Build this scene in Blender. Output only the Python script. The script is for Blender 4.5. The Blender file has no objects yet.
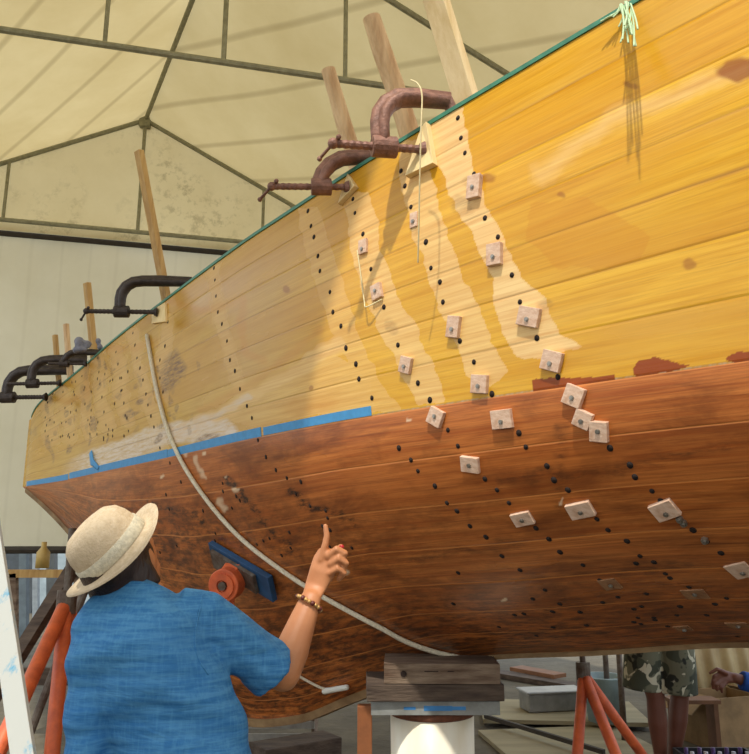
import bpy, bmesh, math, random
import numpy as np
from mathutils import Vector, Matrix, noise as mnoise
from mathutils.bvhtree import BVHTree
random.seed(5)
rng = np.random.default_rng(7)
sc = bpy.context.scene
COL = sc.collection

# ------------------------------------------------------------ camera, world, sun, exposure
TH = math.radians(12.3); F = 750.0; H = 1.45
CT, ST = math.cos(TH), math.sin(TH)
cam_d = bpy.data.cameras.new('camera'); cam = bpy.data.objects.new('camera', cam_d); COL.objects.link(cam)
cam.location = (0, 0, H); cam.rotation_euler = (math.pi/2 + TH, 0, 0)
cam_d.sensor_fit = 'HORIZONTAL'; cam_d.sensor_width = 36; cam_d.lens = 36*F/749; cam_d.clip_end = 300
sc.camera = cam
W = bpy.data.worlds.new('world'); sc.world = W; W.use_nodes = True
nt = W.node_tree
bgn = nt.nodes['Background']
gr = nt.nodes.new('ShaderNodeValToRGB'); tc = nt.nodes.new('ShaderNodeTexCoord'); sp = nt.nodes.new('ShaderNodeSeparateXYZ')
nt.links.new(tc.outputs['Generated'], sp.inputs[0]); nt.links.new(sp.outputs[2], gr.inputs[0])
gr.color_ramp.elements[0].position = 0.0; gr.color_ramp.elements[0].color = (.92, .93, .90, 1)
gr.color_ramp.elements[1].position = .7; gr.color_ramp.elements[1].color = (.70, .80, .95, 1)
nt.links.new(gr.outputs[0], bgn.inputs[0]); bgn.inputs[1].default_value = 1.35
SUN = Vector((-.16, -.52, .84)).normalized()
sd = bpy.data.lights.new('sun', 'SUN'); sd.energy = 3.0; sd.angle = math.radians(1.2); sd.color = (1, .95, .85)
so = bpy.data.objects.new('sun', sd); COL.objects.link(so); so.location = (-2, -8, 12)
so.rotation_euler = SUN.to_track_quat('Z', 'Y').to_euler()
sc.view_settings.view_transform = 'Standard'; sc.view_settings.look = 'None'
sc.view_settings.exposure = 0.25; sc.view_settings.gamma = 1.0; sc.view_settings.use_curve_mapping = False

# ------------------------------------------------------------ projection helpers
def ray(px, py):
    u = (px-374.5)/F; v = (377-py)/F
    return Vector((u, CT - v*ST, ST + v*CT))
def P(px, py, y):
    r = ray(px, py); return Vector((0, 0, H)) + r*(y/r.y)
def projv(A):
    z = A[:, 2]-H; d = A[:, 1]*CT + z*ST
    return 374.5+F*A[:, 0]/d, 377-F*(z*CT-A[:, 1]*ST)/d

# ------------------------------------------------------------ materials
def lin(c):
    return tuple((x/255/12.92 if x/255 <= .04045 else ((x/255+.055)/1.055)**2.4) for x in c[:3]) + (1,)
class NM:
    def __init__(s, name):
        s.m = bpy.data.materials.new(name); s.m.use_nodes = True; s.t = s.m.node_tree
        s.b = s.t.nodes['Principled BSDF']; s.out = s.t.nodes['Material Output']
    def n(s, typ, **kw):
        x = s.t.nodes.new('ShaderNode'+typ)
        for k, v in kw.items(): setattr(x, k, v)
        return x
    def l(s, a, b): s.t.links.new(a, b)
    def put(s, v, sock):
        if hasattr(v, 'is_output'): s.l(v, sock)
        else: sock.default_value = v
    def mix(s, f, a, b, mode='MIX'):
        x = s.n('Mix', data_type='RGBA', blend_type=mode)
        s.put(f, x.inputs[0]); s.put(a, x.inputs[6]); s.put(b, x.inputs[7]); return x.outputs[2]
    def math(s, op, a, b=0.0, clamp=False):
        x = s.n('Math', operation=op, use_clamp=clamp); s.put(a, x.inputs[0]); s.put(b, x.inputs[1]); return x.outputs[0]
    def ramp(s, f, stops):
        x = s.n('ValToRGB'); e = x.color_ramp.elements
        while len(e) < len(stops): e.new(.5)
        for i, (p, c) in enumerate(stops): e[i].position = p; e[i].color = c if len(c) == 4 else tuple(c)+(1,)
        s.l(f, x.inputs[0]); return x.outputs[0]
    def noise(s, vec, scale, detail=4, rough=.55, dist=0):
        x = s.n('TexNoise'); x.inputs['Scale'].default_value = scale; x.inputs['Detail'].default_value = detail
        x.inputs['Roughness'].default_value = rough; x.inputs['Distortion'].default_value = dist
        if vec is not None: s.l(vec, x.inputs['Vector'])
        return x.outputs[0]
    def mapping(s, vec, scale=(1, 1, 1), loc=(0, 0, 0), rot=(0, 0, 0)):
        x = s.n('Mapping'); x.inputs['Scale'].default_value = scale; x.inputs['Location'].default_value = loc; x.inputs['Rotation'].default_value = rot
        s.l(vec, x.inputs[0]); return x.outputs[0]
    def attr(s, name):
        x = s.n('Attribute'); x.attribute_name = name; return x.outputs['Fac']
    def bump(s, h, strength=.3, dist=.01):
        x = s.n('Bump'); x.inputs['Strength'].default_value = strength; x.inputs['Distance'].default_value = dist
        s.l(h, x.inputs['Height']); s.l(x.outputs[0], s.b.inputs['Normal'])
def g4(v): return (v, v, v, 1)
def simple(name, c, rough=.6, metal=0.0, var=.18, scale=8, c2=None, stretch=(1, 1, 1), bump=.15, spec=.5):
    """noise-varied surface in object coordinates; c, c2 in sRGB 0-255"""
    m = NM(name); co = m.mapping(m.n('TexCoord').outputs['Object'], stretch)
    f = m.noise(co, scale, 5, .6)
    f = m.ramp(f, [(.32, g4(0)), (.68, g4(1))])
    a = lin(c); b = lin(c2) if c2 else tuple(x*(1-var*2) for x in a[:3])+(1,)
    m.l(m.mix(f, a, b), m.b.inputs['Base Color'])
    m.b.inputs['Roughness'].default_value = rough; m.b.inputs['Metallic'].default_value = metal
    m.b.inputs['Specular IOR Level'].default_value = spec
    if bump: m.bump(m.noise(co, scale*3, 4), bump, .01)
    return m.m
def wood(name, c1, c2, axis='Z', scale=18, rough=.6):
    st = {'X': (.12, 1, 1), 'Y': (1, .12, 1), 'Z': (1, 1, .12)}[axis]
    return simple(name, c1, rough, 0, .2, scale, c2, st, .2, .3)
def fabric_shell(name, c, c2, trans=.5, rot=0.0, seam=0.0, seam_scale=2.0, mould=0.0):
    """thin cloth that lets daylight through"""
    m = NM(name); tco = m.n('TexCoord').outputs['Object']
    f = m.noise(m.mapping(tco, (1, 1, 1)), .9, 5, .6)
    col = m.mix(m.ramp(f, [(.3, g4(0)), (.7, g4(1))]), lin(c), lin(c2))
    if seam:
        w = m.n('TexWave', wave_type='BANDS', bands_direction='X'); w.inputs['Scale'].default_value = seam_scale
        w.inputs['Distortion'].default_value = .4; w.inputs['Detail'].default_value = 1
        m.l(m.mapping(tco, (1, 1, 1), (0, 0, 0), (0, 0, rot)), w.inputs['Vector'])
        line = m.ramp(w.outputs['Fac'], [(.0, g4(1)), (.05, g4(0))])
        col = m.mix(m.math('MULTIPLY', line, seam), col, lin((120, 100, 60)))
    if mould:
        sp_ = m.noise(tco, 7, 6, .75); sp2 = m.noise(tco, 1.3, 3)
        spm = m.math('MULTIPLY', m.ramp(sp_, [(.5, g4(0)), (.62, g4(1))]), m.ramp(sp2, [(.45, g4(0)), (.65, g4(1))]))
        col = m.mix(m.math('MULTIPLY', spm, mould), col, lin((110, 90, 60)))
    m.l(col, m.b.inputs['Base Color']); m.b.inputs['Roughness'].default_value = .8; m.b.inputs['Specular IOR Level'].default_value = .15
    tr = m.n('BsdfTranslucent'); m.l(col, tr.inputs[0])
    mx = m.n('MixShader'); mx.inputs[0].default_value = trans
    m.l(m.b.outputs[0], mx.inputs[1]); m.l(tr.outputs[0], mx.inputs[2]); m.l(mx.outputs[0], m.out.inputs[0])
    m.bump(m.noise(m.mapping(tco, (1, 1, .35)), 2.2, 4), .5, .05)
    return m.m

def hull_mat(name, topside):
    m = NM(name)
    uv = m.n('UVMap', uv_map='UVMap').outputs[0]           # (length m, girth m)
    sx = m.n('SeparateXYZ'); m.l(uv, sx.inputs[0]); t, g = sx.outputs[0], sx.outputs[1]
    s = m.attr('strake')                                    # plank number along the girth
    pid = m.math('FLOOR', s); fr = m.math('FRACT', s)
    cmb = m.n('CombineXYZ'); m.l(t, cmb.inputs[0]); m.l(m.math('MULTIPLY', s, .15), cmb.inputs[1]); m.l(m.math('MULTIPLY', pid, 3.7), cmb.inputs[2])
    co = cmb.outputs[0]
    grain = m.noise(m.mapping(co, (1.3, 40, 1)), 1.6, 6, .65, .6)
    fine = m.noise(m.mapping(co, (3, 160, 1)), 1.2, 4, .7)
    broad = m.noise(m.mapping(co, (.8, 4, 1)), 1.1, 4, .6)
    ptone = m.n('TexWhiteNoise', noise_dimensions='1D'); m.l(pid, ptone.inputs['W'])
    blot = m.noise(m.mapping(co, (2.2, 7, 1)), 1.3, 5, .65, .4)
    edge = m.math('MINIMUM', fr, m.math('SUBTRACT', 1.0, fr))
    seam = m.ramp(edge, [(.0, g4(1)), (.045 if topside else .026, g4(0))])
    if topside:
        right = m.attr('right_tone')
        ca = m.mix(right, lin((208, 168, 80)), lin((232, 180, 56)))
        cb = m.mix(right, lin((188, 142, 54)), lin((210, 150, 30)))
        col = m.mix(m.ramp(grain, [(.38, g4(0)), (.66, g4(1))]), ca, cb)
        col = m.mix(m.math('MULTIPLY', m.ramp(m.noise(m.mapping(co, (.45, 2.2, 1), (5, 2, 1)), 1.3, 4, .6), [(.46, g4(0)), (.6, g4(1))]), .42), col, m.mix(right, lin((186, 132, 56)), lin((204, 134, 14))))
        col = m.mix(m.math('MULTIPLY', m.ramp(fine, [(.48, g4(0)), (.72, g4(1))]), .3), col, lin((150, 96, 32)))
        col = m.mix(m.math('MULTIPLY', m.ramp(broad, [(.45, g4(0)), (.7, g4(1))]), .45), col, lin((222, 178, 92)))
        col = m.mix(m.math('MULTIPLY', m.ramp(ptone.outputs[0], [(.2, g4(0)), (.9, g4(1))]), .22), col, lin((190, 132, 24)))
        bare = m.attr('bare')
        bc = m.mix(m.ramp(grain, [(.35, g4(0)), (.7, g4(1))]), lin((246, 214, 156)), lin((222, 172, 112)))
        col = m.mix(m.math('MULTIPLY', bare, .85), col, bc)
        col = m.mix(m.math('MULTIPLY', m.attr('amber'), .35), col, lin((196, 120, 12)))
        wh = m.attr('filler'); wn = m.ramp(m.noise(m.mapping(co, (4, 30, 1)), 2, 5, .7), [(.35, g4(.35)), (.6, g4(1))])
        col = m.mix(m.math('MULTIPLY', wh, wn), col, lin((222, 204, 184)))
        st = m.attr('stain_shade'); sn = m.ramp(m.noise(m.mapping(co, (6, 30, 1)), 2.2, 5, .7), [(.35, g4(.1)), (.65, g4(1))])
        col = m.mix(m.math('MULTIPLY', st, sn), col, lin((112, 78, 58)))
        col = m.mix(m.attr('knot'), col, lin((140, 70, 22)))
        col = m.mix(m.attr('red'), col, lin((140, 48, 16)))
        col = m.mix(m.math('MULTIPLY', m.math('MULTIPLY', seam, m.ramp(m.noise(co, 2.3, 2), [(.35, g4(.15)), (.65, g4(1))])), .5), col, lin((128, 78, 24)))
    else:
        col = m.mix(m.ramp(grain, [(.38, g4(0)), (.66, g4(1))]), lin((204, 124, 60)), lin((162, 84, 34)))
        col = m.mix(m.math('MULTIPLY', m.ramp(fine, [(.46, g4(0)), (.7, g4(1))]), .55), col, lin((84, 46, 24)))
        col = m.mix(m.math('MULTIPLY', m.ramp(blot, [(.47, g4(0)), (.66, g4(1))]), .7), col, lin((92, 46, 20)))
        col = m.mix(m.math('MULTIPLY', m.ramp(ptone.outputs[0], [(.2, g4(0)), (.9, g4(1))]), .3), col, lin((168, 88, 34)))
        col = m.mix(m.math('MULTIPLY', m.attr('stain_shade'), m.ramp(m.noise(m.mapping(co, (5, 20, 1)), 2, 5, .75), [(.42, g4(0)), (.6, g4(1))])), col, lin((56, 36, 24)))
        col = m.mix(m.math('MULTIPLY', seam, .75), col, lin((214, 136, 70)))
        col = m.mix(m.attr('filler'), col, lin((226, 196, 160)))
    m.l(col, m.b.inputs['Base Color'])
    rr = m.ramp(broad, [(.3, g4(.14 if topside else .26)), (.7, g4(.32 if topside else .5))])
    if topside: rr = m.mix(m.attr('bare'), rr, g4(.6))
    m.l(rr, m.b.inputs['Roughness']); m.b.inputs['Specular IOR Level'].default_value = .35
    hgt = m.math('SUBTRACT', m.math('MULTIPLY', fine, .25), m.math('MULTIPLY', seam, .8))
    m.bump(hgt, .35, .004)
    return m.m

M = {}
M['top'] = hull_mat('varnished_planks', True)
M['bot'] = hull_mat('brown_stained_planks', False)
M['hole'] = simple('hole_dark', (38, 22, 14), .9, bump=0)
M['green'] = simple('green_paint', (64, 136, 110), .5, var=.15, scale=20)
M['tape'] = simple('blue_tape', (70, 150, 205), .55, var=.08, scale=30, bump=.05)
M['pad'] = wood('pale_plywood', (226, 196, 172), (200, 160, 132), 'X', 60)
M['padd'] = wood('stained_plywood', (170, 128, 92), (128, 84, 54), 'X', 60)
M['screw'] = simple('zinc', (170, 165, 155), .35, .8, scale=60)
M['iron'] = simple('rusty_iron', (156, 112, 94), .55, .2, scale=30, c2=(112, 78, 66), bump=.4)
M['dark_iron'] = simple('dark_iron', (76, 66, 62), .55, .4, scale=30, c2=(50, 42, 38), bump=.4)
M['log'] = wood('peeled_log', (232, 200, 154), (188, 148, 104), 'Z', 22)
M['lumber'] = wood('new_lumber', (236, 214, 170), (214, 186, 134), 'Z', 24)
M['post'] = wood('yellow_batten', (202, 166, 104), (168, 128, 72), 'Z', 30)
M['wedge'] = wood('pine_wedge', (246, 222, 168), (232, 200, 138), 'Z', 30)
M['rope'] = simple('white_rope', (236, 224, 196), .9, var=.15, scale=90, bump=.5)
M['cord'] = simple('white_cord', (232, 216, 168), .8, var=.05, scale=90)
M['twine'] = simple('pale_green_twine', (196, 222, 180), .8, var=.1, scale=60)
M['steel'] = simple('painted_truss_steel', (158, 156, 130), .6, 0, scale=20, c2=(130, 128, 104))
M['darksteel'] = simple('dark_batten_steel', (62, 54, 44), .7, .1, scale=12)
M['roof'] = fabric_shell('roof_fabric', (208, 190, 142), (192, 172, 122), .40, -.95, .35, .55)
M['gable'] = fabric_shell('gable_fabric', (226, 208, 160), (212, 192, 142), .6, .25, .0, 1, .4)
M['wallf'] = fabric_shell('wall_fabric', (220, 211, 182), (206, 196, 164), .47, .25, .06, 1.1)
M['shirt'] = None

# ------------------------------------------------------------ mesh helpers
class MB:
    def __init__(s): s.v = []; s.f = []; s.mi = []
    def add(s, vs, fs, mi=0):
        o = len(s.v); s.v += [tuple(v) for v in vs]; s.f += [tuple(i+o for i in f) for f in fs]; s.mi += [mi]*len(fs)
    def box(s, c, size, rot=None, mi=0, taper=1.0):
        c = Vector(c); R = rot if rot is not None else Matrix.Identity(3)
        vs = []
        for z in (-1, 1):
            k = taper if z > 0 else 1
            for x, y in ((-1, -1), (1, -1), (1, 1), (-1, 1)):
                vs.append(c + R @ Vector((x*size[0]/2*k, y*size[1]/2*k, z*size[2]/2)))
        s.add(vs, [(3, 2, 1, 0), (4, 5, 6, 7), (0, 1, 5, 4), (1, 2, 6, 5), (2, 3, 7, 6), (3, 0, 4, 7)], mi)
    def beam(s, a, b, w, h, up=(0, 0, 1), mi=0):
        a = Vector(a); b = Vector(b); d = (b-a); L = d.length; d.normalize()
        up = Vector(up); x = d.cross(up)
        if x.length < 1e-4: x = d.cross(Vector((0, 1, 0)))
        x.normalize(); z = x.cross(d)
        R = Matrix((x, d, z)).transposed()
        s.box((a+b)/2, (w, L, h), R, mi)
    def chain(s, pts, radii, n=14, asp=1.0, ax=None, mi=0, cap=True):
        """closed tapering tube; asp = second radius factor, ax = direction of the first radius"""
        pts = [Vector(p) for p in pts]
        if not isinstance(radii, (list, tuple)): radii = [radii]*len(pts)
        asps = asp if isinstance(asp, (list, tuple)) else [asp]*len(pts)
        P2, R2, A2 = list(pts), list(radii), list(asps)
        if cap:
            d0 = (pts[0]-pts[1]).normalized(); d1 = (pts[-1]-pts[-2]).normalized()
            r0, r1 = radii[0]*min(1, asps[0]), radii[-1]*min(1, asps[-1])
            P2 = [pts[0]+d0*r0*k for k in (.98, .8, .45)] + P2 + [pts[-1]+d1*r1*k for k in (.45, .8, .98)]
            R2 = [radii[0]*k for k in (.2, .6, .89)] + R2 + [radii[-1]*k for k in (.89, .6, .2)]
            A2 = [asps[0]]*3 + A2 + [asps[-1]]*3
        prev = Vector(ax) if ax is not None else None
        rings = []
        for i, p in enumerate(P2):
            d = (P2[min(i+1, len(P2)-1)] - P2[max(i-1, 0)]).normalized()
            if prev is None: prev = d.orthogonal()
            x = prev - d*prev.dot(d)
            if x.length < 1e-5: x = d.orthogonal()
            x.normalize()
            if ax is None: prev = x
            y = d.cross(x)
            rings.append([p + x*math.cos(a)*R2[i] + y*math.sin(a)*R2[i]*A2[i] for a in [2*math.pi*k/n for k in range(n)]])
        vs = [v for r in rings for v in r]; fs = []
        for i in range(len(rings)-1):
            for k in range(n):
                fs.append((i*n+k, i*n+(k+1) % n, (i+1)*n+(k+1) % n, (i+1)*n+k))
        fs.append(tuple(reversed(range(n)))); fs.append(tuple((len(rings)-1)*n+k for k in range(n)))
        s.add(vs, fs, mi)
    def cyl(s, a, b, r, n=16, r2=None, mi=0): s.chain([a, b], [r, r if r2 is None else r2], n, cap=False, mi=mi)
    def ball(s, c, r, seg=18, R=None, mi=0):
        r = r if isinstance(r, (list, tuple)) else (r, r, r); R = R if R is not None else Matrix.Identity(3)
        vs = []; fs = []; m = seg//2
        for i in range(1, m):
            for k in range(seg):
                th, ph = math.pi*i/m, 2*math.pi*k/seg
                vs.append(Vector(c) + R @ Vector((r[0]*math.sin(th)*math.cos(ph), r[1]*math.sin(th)*math.sin(ph), r[2]*math.cos(th))))
        for i in range(m-2):
            for k in range(seg):
                fs.append((i*seg+k, (i+1)*seg+k, (i+1)*seg+(k+1) % seg, i*seg+(k+1) % seg))
        t = len(vs); vs.append(Vector(c)+R @ Vector((0, 0, r[2]))); vs.append(Vector(c)-R @ Vector((0, 0, r[2])))
        for k in range(seg):
            fs.append((t, k, (k+1) % seg)); fs.append((t+1, (m-2)*seg+(k+1) % seg, (m-2)*seg+k))
        s.add(vs, fs, mi)
    def lathe(s, prof, c=(0, 0, 0), R=None, n=40, mi=0, wob=None):
        R = R if R is not None else Matrix.Identity(3); vs = []; fs = []
        for i, (r, z) in enumerate(prof):
            for k in range(n):
                a = 2*math.pi*k/n; v = Vector((r*math.cos(a), r*math.sin(a), z))
                if wob: v = wob(v, a, i)
                vs.append(Vector(c) + R @ v)
        for i in range(len(prof)-1):
            for k in range(n): fs.append((i*n+k, i*n+(k+1) % n, (i+1)*n+(k+1) % n, (i+1)*n+k))
        s.add(vs, fs, mi)
    def build(s, name, mats, parent=None, smooth=False, bevel=0.0, at=None):
        me = bpy.data.meshes.new(name)
        org = Vector(at) if at is not None else Vector((0, 0, 0))
        me.from_pydata([Vector(v)-org for v in s.v], [], s.f)
        for mm in (mats if isinstance(mats, (list, tuple)) else [mats]): me.materials.append(mm)
        me.polygons.foreach_set('material_index', s.mi)
        me.update()
        o = bpy.data.objects.new(name, me); COL.objects.link(o)
        bm = bmesh.new(); bm.from_mesh(me); bmesh.ops.recalc_face_normals(bm, faces=bm.faces); bm.to_mesh(me); bm.free()
        if smooth: me.shade_smooth() if hasattr(me, 'shade_smooth') else None
        if bevel:
            b = o.modifiers.new('bevel', 'BEVEL'); b.width = bevel; b.segments = 2; b.limit_method = 'ANGLE'
        o.location = org
        if parent is not None:
            o.parent = parent; o.location = org - parent.location
        return o
def fuse(name, mb, voxel, mats, parent, smooth_it=4, sub=None):
    """join overlapping solids into one continuous skin"""
    me = bpy.data.meshes.new('tmp'); me.from_pydata(mb.v, [], mb.f); me.update()
    bm = bmesh.new(); bm.from_mesh(me); bmesh.ops.recalc_face_normals(bm, faces=bm.faces); bm.to_mesh(me); bm.free()
    o = bpy.data.objects.new('tmp', me); COL.objects.link(o)
    r = o.modifiers.new('r', 'REMESH'); r.mode = 'VOXEL'; r.voxel_size = voxel
    sm = o.modifiers.new('s', 'SMOOTH'); sm.iterations = smooth_it; sm.factor = .6
    dg = bpy.context.evaluated_depsgraph_get()
    me2 = bpy.data.meshes.new_from_object(o.evaluated_get(dg))
    bpy.data.objects.remove(o); bpy.data.meshes.remove(me)
    me2.name = name
    me2.materials.clear()
    for mm in (mats if isinstance(mats, (list, tuple)) else [mats]): me2.materials.append(mm)
    me2.shade_smooth()
    q = bpy.data.objects.new(name, me2); COL.objects.link(q)
    if parent is not None: q.parent = parent; q.location = -parent.location
    return q
def tag(o, label=None, cat=None, group=None, kind=None):
    if label: o['label'] = label
    if cat: o['category'] = cat
    if group: o['group'] = group
    if kind: o['kind'] = kind
    return o
def thing(name, loc, label, cat, group=None):
    o = bpy.data.objects.new(name, None); COL.objects.link(o); o.location = loc; o.empty_display_size = .1
    return tag(o, label, cat, group)
def smooth_path(pts, n=8):
    """Catmull-Rom through the points"""
    pts = [Vector(p) for p in pts]; q = [pts[0]*2-pts[1]] + pts + [pts[-1]*2-pts[-2]]; out = []
    for i in range(1, len(q)-2):
        for k in range(n):
            t = k/n
            out.append(.5*((2*q[i]) + (q[i+1]-q[i-1])*t + (2*q[i-1]-5*q[i]+4*q[i+1]-q[i+2])*t*t + (3*q[i]-q[i-1]-3*q[i+1]+q[i+2])*t**3))
    out.append(pts[-1]); return out

# ------------------------------------------------------------ the setting
def struct(mb, name, m, label, **kw): return tag(mb.build(name, m, **kw), label, None, None, 'structure')
WD = Vector((.97, .24, 0)).normalized(); AF = Vector((-2.87, 8.5, 6.6)); AN = Vector((-1.18, 5.2, 6.6)); RD = (AN-AF).normalized()
HW = 2.97; DROP = 1.5
mg = NM('dusty_ground'); co = mg.n('TexCoord').outputs['Object']
c_ = mg.mix(mg.ramp(mg.noise(co, 1.6, 6, .65), [(.35, g4(0)), (.65, g4(1))]), lin((104, 96, 78)), lin((74, 67, 53)))
c_ = mg.mix(mg.ramp(mg.noise(co, 11, 6, .7), [(.5, g4(0)), (.75, g4(.6))]), c_, lin((84, 74, 60)))
mg.l(c_, mg.b.inputs['Base Color']); mg.b.inputs['Roughness'].default_value = .95; mg.bump(mg.noise(co, 9, 6), .5, .03)
b = MB(); b.add([(-40, -20, 0), (40, -20, 0), (40, 60, 0), (-40, 60, 0)], [(0, 1, 2, 3)]); struct(b, 'floor', mg.m, 'dusty grey concrete yard floor under the boat')

def roofsurf(a, r, n1, n2, x0, x1, y0, y1, sag):
    pass
b = MB()
def slope(sgn, nx=16, ny=40, rlen=8.15):
    vs = []; fs = []
    for j in range(ny+1):
        d = rlen*j/ny
        base = AF + RD*d
        bay = abs(math.sin(math.pi*d/3.69))
        for i in range(nx+1):
            w = HW*1.05*i/nx
            sag = .05*math.sin(math.pi*i/nx)*bay
            p = base + WD*(sgn*w) + Vector((0, 0, -.505*w - sag + .03))
            vs.append(p)
    for j in range(ny):
        for i in range(nx):
            q = j*(nx+1)+i; fs.append((q, q+1, q+nx+2, q+nx+1))
    b.add(vs, fs)
slope(-1); slope(1)
ce = struct(b, 'ceiling', M['roof'], 'beige translucent fabric tent roof', smooth=True)
# unseen roof sheet added behind the camera to keep sun off the woman
b = MB(); vs = []
for j in range(9):
    y = -0.9-6*j/8
    for i in range(13): x = -5+10*i/12; vs.append((x, y, 6.3-.30*abs(x-.8)+.03*math.sin(i*2.1)))
b.add(vs, [(j*13+i, j*13+i+1, j*13+i+14, j*13+i+13) for j in range(8) for i in range(12)])
struct(b, 'added_shade_sheet', M['roof'], 'unseen beige fabric sheet added overhead to shade the person in the straw hat', smooth=True)
# gable and wall
b = MB()
yb = Vector((.0, .1, 0))
b.add([AF+Vector((0,.02,.06)), AF+Vector((0,.02,.06-.505*HW*1.05))+WD*HW*1.05, AF+WD*HW*1.05+Vector((0,.02,-DROP-.12)), AF-WD*HW*1.05+Vector((0,.02,-DROP-.12)), AF+Vector((0,.02,.06-.505*HW*1.05))-WD*HW*1.05], [(0, 1, 2, 3, 4)])
struct(b, 'wall_gable', M['gable'], 'mildewed beige fabric gable above the end wall')
b = MB(); nx = 90; vs = []; fs = []
for j in range(13):
    for i in range(nx+1):
        w = -5.5+13.0*i/nx
        p = AF + WD*w + Vector((0, .16 + .035*math.sin(w*5.1)+.02*math.sin(w*13+j*.3), 0)); p.z = 1.37 + (5.08-1.37)*j/12 + .02*math.sin(w*3)*(j == 0)
        vs.append(p)
for j in range(12):
    for i in range(nx): q = j*(nx+1)+i; fs.append((q, q+1, q+nx+2, q+nx+1))
b.add(vs, fs); struct(b, 'wall_back', M['wallf'], 'off-white fabric end wall of the tent behind the boat', smooth=True)
def truss(apex, tube, name, label, queens, mat, chord2=False):
    b = MB(); z0 = apex.z-DROP
    c = Vector((apex.x, apex.y, z0))
    L = apex - WD*HW + Vector((0, 0, -DROP)); R = apex + WD*HW + Vector((0, 0, -DROP))
    b.cyl(L, R, tube, 8); b.cyl(L, apex, tube, 8); b.cyl(R, apex, tube, 8); b.cyl(c, apex, tube*.8, 8)
    for w in queens:
        b.cyl(c+WD*w, Vector((c.x, c.y, apex.z-.505*abs(w)))+WD*w, tube*.7, 8)
    for w in (-1.9, 1.9): b.box(apex+WD*w+Vector((0, 0, -.505*abs(w)-.02)), (.1, .06, .07))
    b.box(apex+Vector((0, 0, -.04)), (.12, .12, .14))
    if chord2: b.cyl(L+Vector((0, .05, -.14)), R+Vector((0, .05, -.14)), tube*1.1, 8)
    struct(b, name, mat, label)
truss(AF, .028, 'trim_1', 'grey steel roof truss at the far gable', (-1.5, 1.5), M['steel'], False)
truss(AN, .026, 'trim_2', 'grey steel roof truss nearer the camera', (-.88, .97), M['steel'])
b = MB(); b.cyl(AF, AF+RD*8.15, .026, 8); struct(b, 'trim_3', M['steel'], 'steel ridge pole of the tent roof')
b = MB(); b.cyl(AF-WD*5.4+Vector((0, .1, -DROP-.13)), AF+WD*7.4+Vector((0, .1, -DROP-.13)), .036, 8)
b.cyl(AF-WD*5.4+Vector((0, .1, -5.25)), AF+WD*7.4+Vector((0, .1, -5.25)), .04, 8)
struct(b, 'trim_4', M['darksteel'], 'dark rails holding the top and bottom of the end wall')

# ------------------------------------------------------------ the hull
BW0 = Vector((-3.083, 6.652)); UA = math.radians(-40)
U2 = Vector((math.cos(UA), math.sin(UA))); N2 = Vector((U2.y, -U2.x)); N2 = N2 if N2.y < 0 else -N2
TT = [0, .1, .3, .5, .89, 1.4, 1.87, 2.76, 3.44, 4.08, 4.84, 5.5, 6.3, 7.2, 8.2, 9.0, 9.6]
BB = [0, .03, .065, .09, .15, .25, .36, .555, .715, .86, .975, 1.01, 1.02, 1.0, .82, .48, 0]
ZS = ([0, .23, .8, 1.76, 2.7, 3.43, 4.4, 5.2, 5.85, 6.3, 8, 9.6], [2.5, 2.6, 2.7, 2.79, 2.85, 2.88, 2.91, 2.98, 3.06, 3.12, 3.4, 3.75])
ZK = ([0, .41, .81, 1.5, 2.2, 2.8, 3.08, 3.5, 3.86, 4.3, 4.66, 5.25, 5.83, 7, 8.4, 9.3, 9.6], [1.91, 1.74, 1.55, 1.15, .72, .46, .42, .49, .63, .80, .92, 1.0, 1.08, 1.14, 1.3, 1.65, 1.91])
ZW = 1.91
def sm_interp(x, xs, ys):
    """monotone cubic (pchip) interpolation"""
    x = np.asarray(x, float); xs = np.array(xs, float); ys = np.array(ys, float)
    h = np.diff(xs); d = np.diff(ys)/h; m = np.zeros(len(xs)); m[0] = d[0]; m[-1] = d[-1]
    for i in range(1, len(xs)-1):
        if d[i-1]*d[i] > 0: w1 = 2*h[i]+h[i-1]; w2 = h[i]+2*h[i-1]; m[i] = (w1+w2)/(w1/d[i-1]+w2/d[i])
    i = np.clip(np.searchsorted(xs, x)-1, 0, len(xs)-2); q = (x-xs[i])/h[i]
    return ys[i]*(1+2*q)*(1-q)**2 + m[i]*h[i]*q*(1-q)**2 + ys[i+1]*q*q*(3-2*q) + m[i+1]*h[i]*q*q*(q-1)
def hull(t, s, side=1, off=0.0):
    """t along the boat (m), s 0..1 keel to waterline, 1..2 waterline to sheer -> world points (N,3)"""
    t = np.asarray(t, float); s = np.asarray(s, float)
    bw = sm_interp(t, TT, BB); zs = sm_interp(t, *ZS); zk = np.minimum(sm_interp(t, *ZK), ZW)
    bs = bw + .03*np.clip(bw/.5, 0, 1)
    q = np.clip(s, 0, 1)
    # two bottom shapes: full bilge amidships, hollow V where the keel is deep
    deep = np.clip((.95-zk)/.5, 0, 1)
    x1 = .42*(1-deep)+.10*deep; y1 = .10*(1-deep)+.22*deep; x2 = .97*(1-deep)+.82*deep; y2 = .48*(1-deep)+.60*deep
    fb = 3*(1-q)**2*q*x1 + 3*(1-q)*q*q*x2 + q**3
    fz = 3*(1-q)**2*q*y1 + 3*(1-q)*q*q*y2 + q**3
    b = bw*fb; z = zk + (ZW-zk)*fz
    u = np.clip(s-1, 0, 1); top = s > 1
    b = np.where(top, bw + (bs-bw)*u + .035*np.sin(np.pi*u)*np.clip(bw/.5, 0, 1), b)
    z = np.where(top, ZW + (zs-ZW)*u, z)
    b = np.maximum(b, .012)+off
    return np.stack([BW0.x + U2.x*t + N2.x*b*side, BW0.y + U2.y*t + N2.y*b*side, z], -1)
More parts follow.
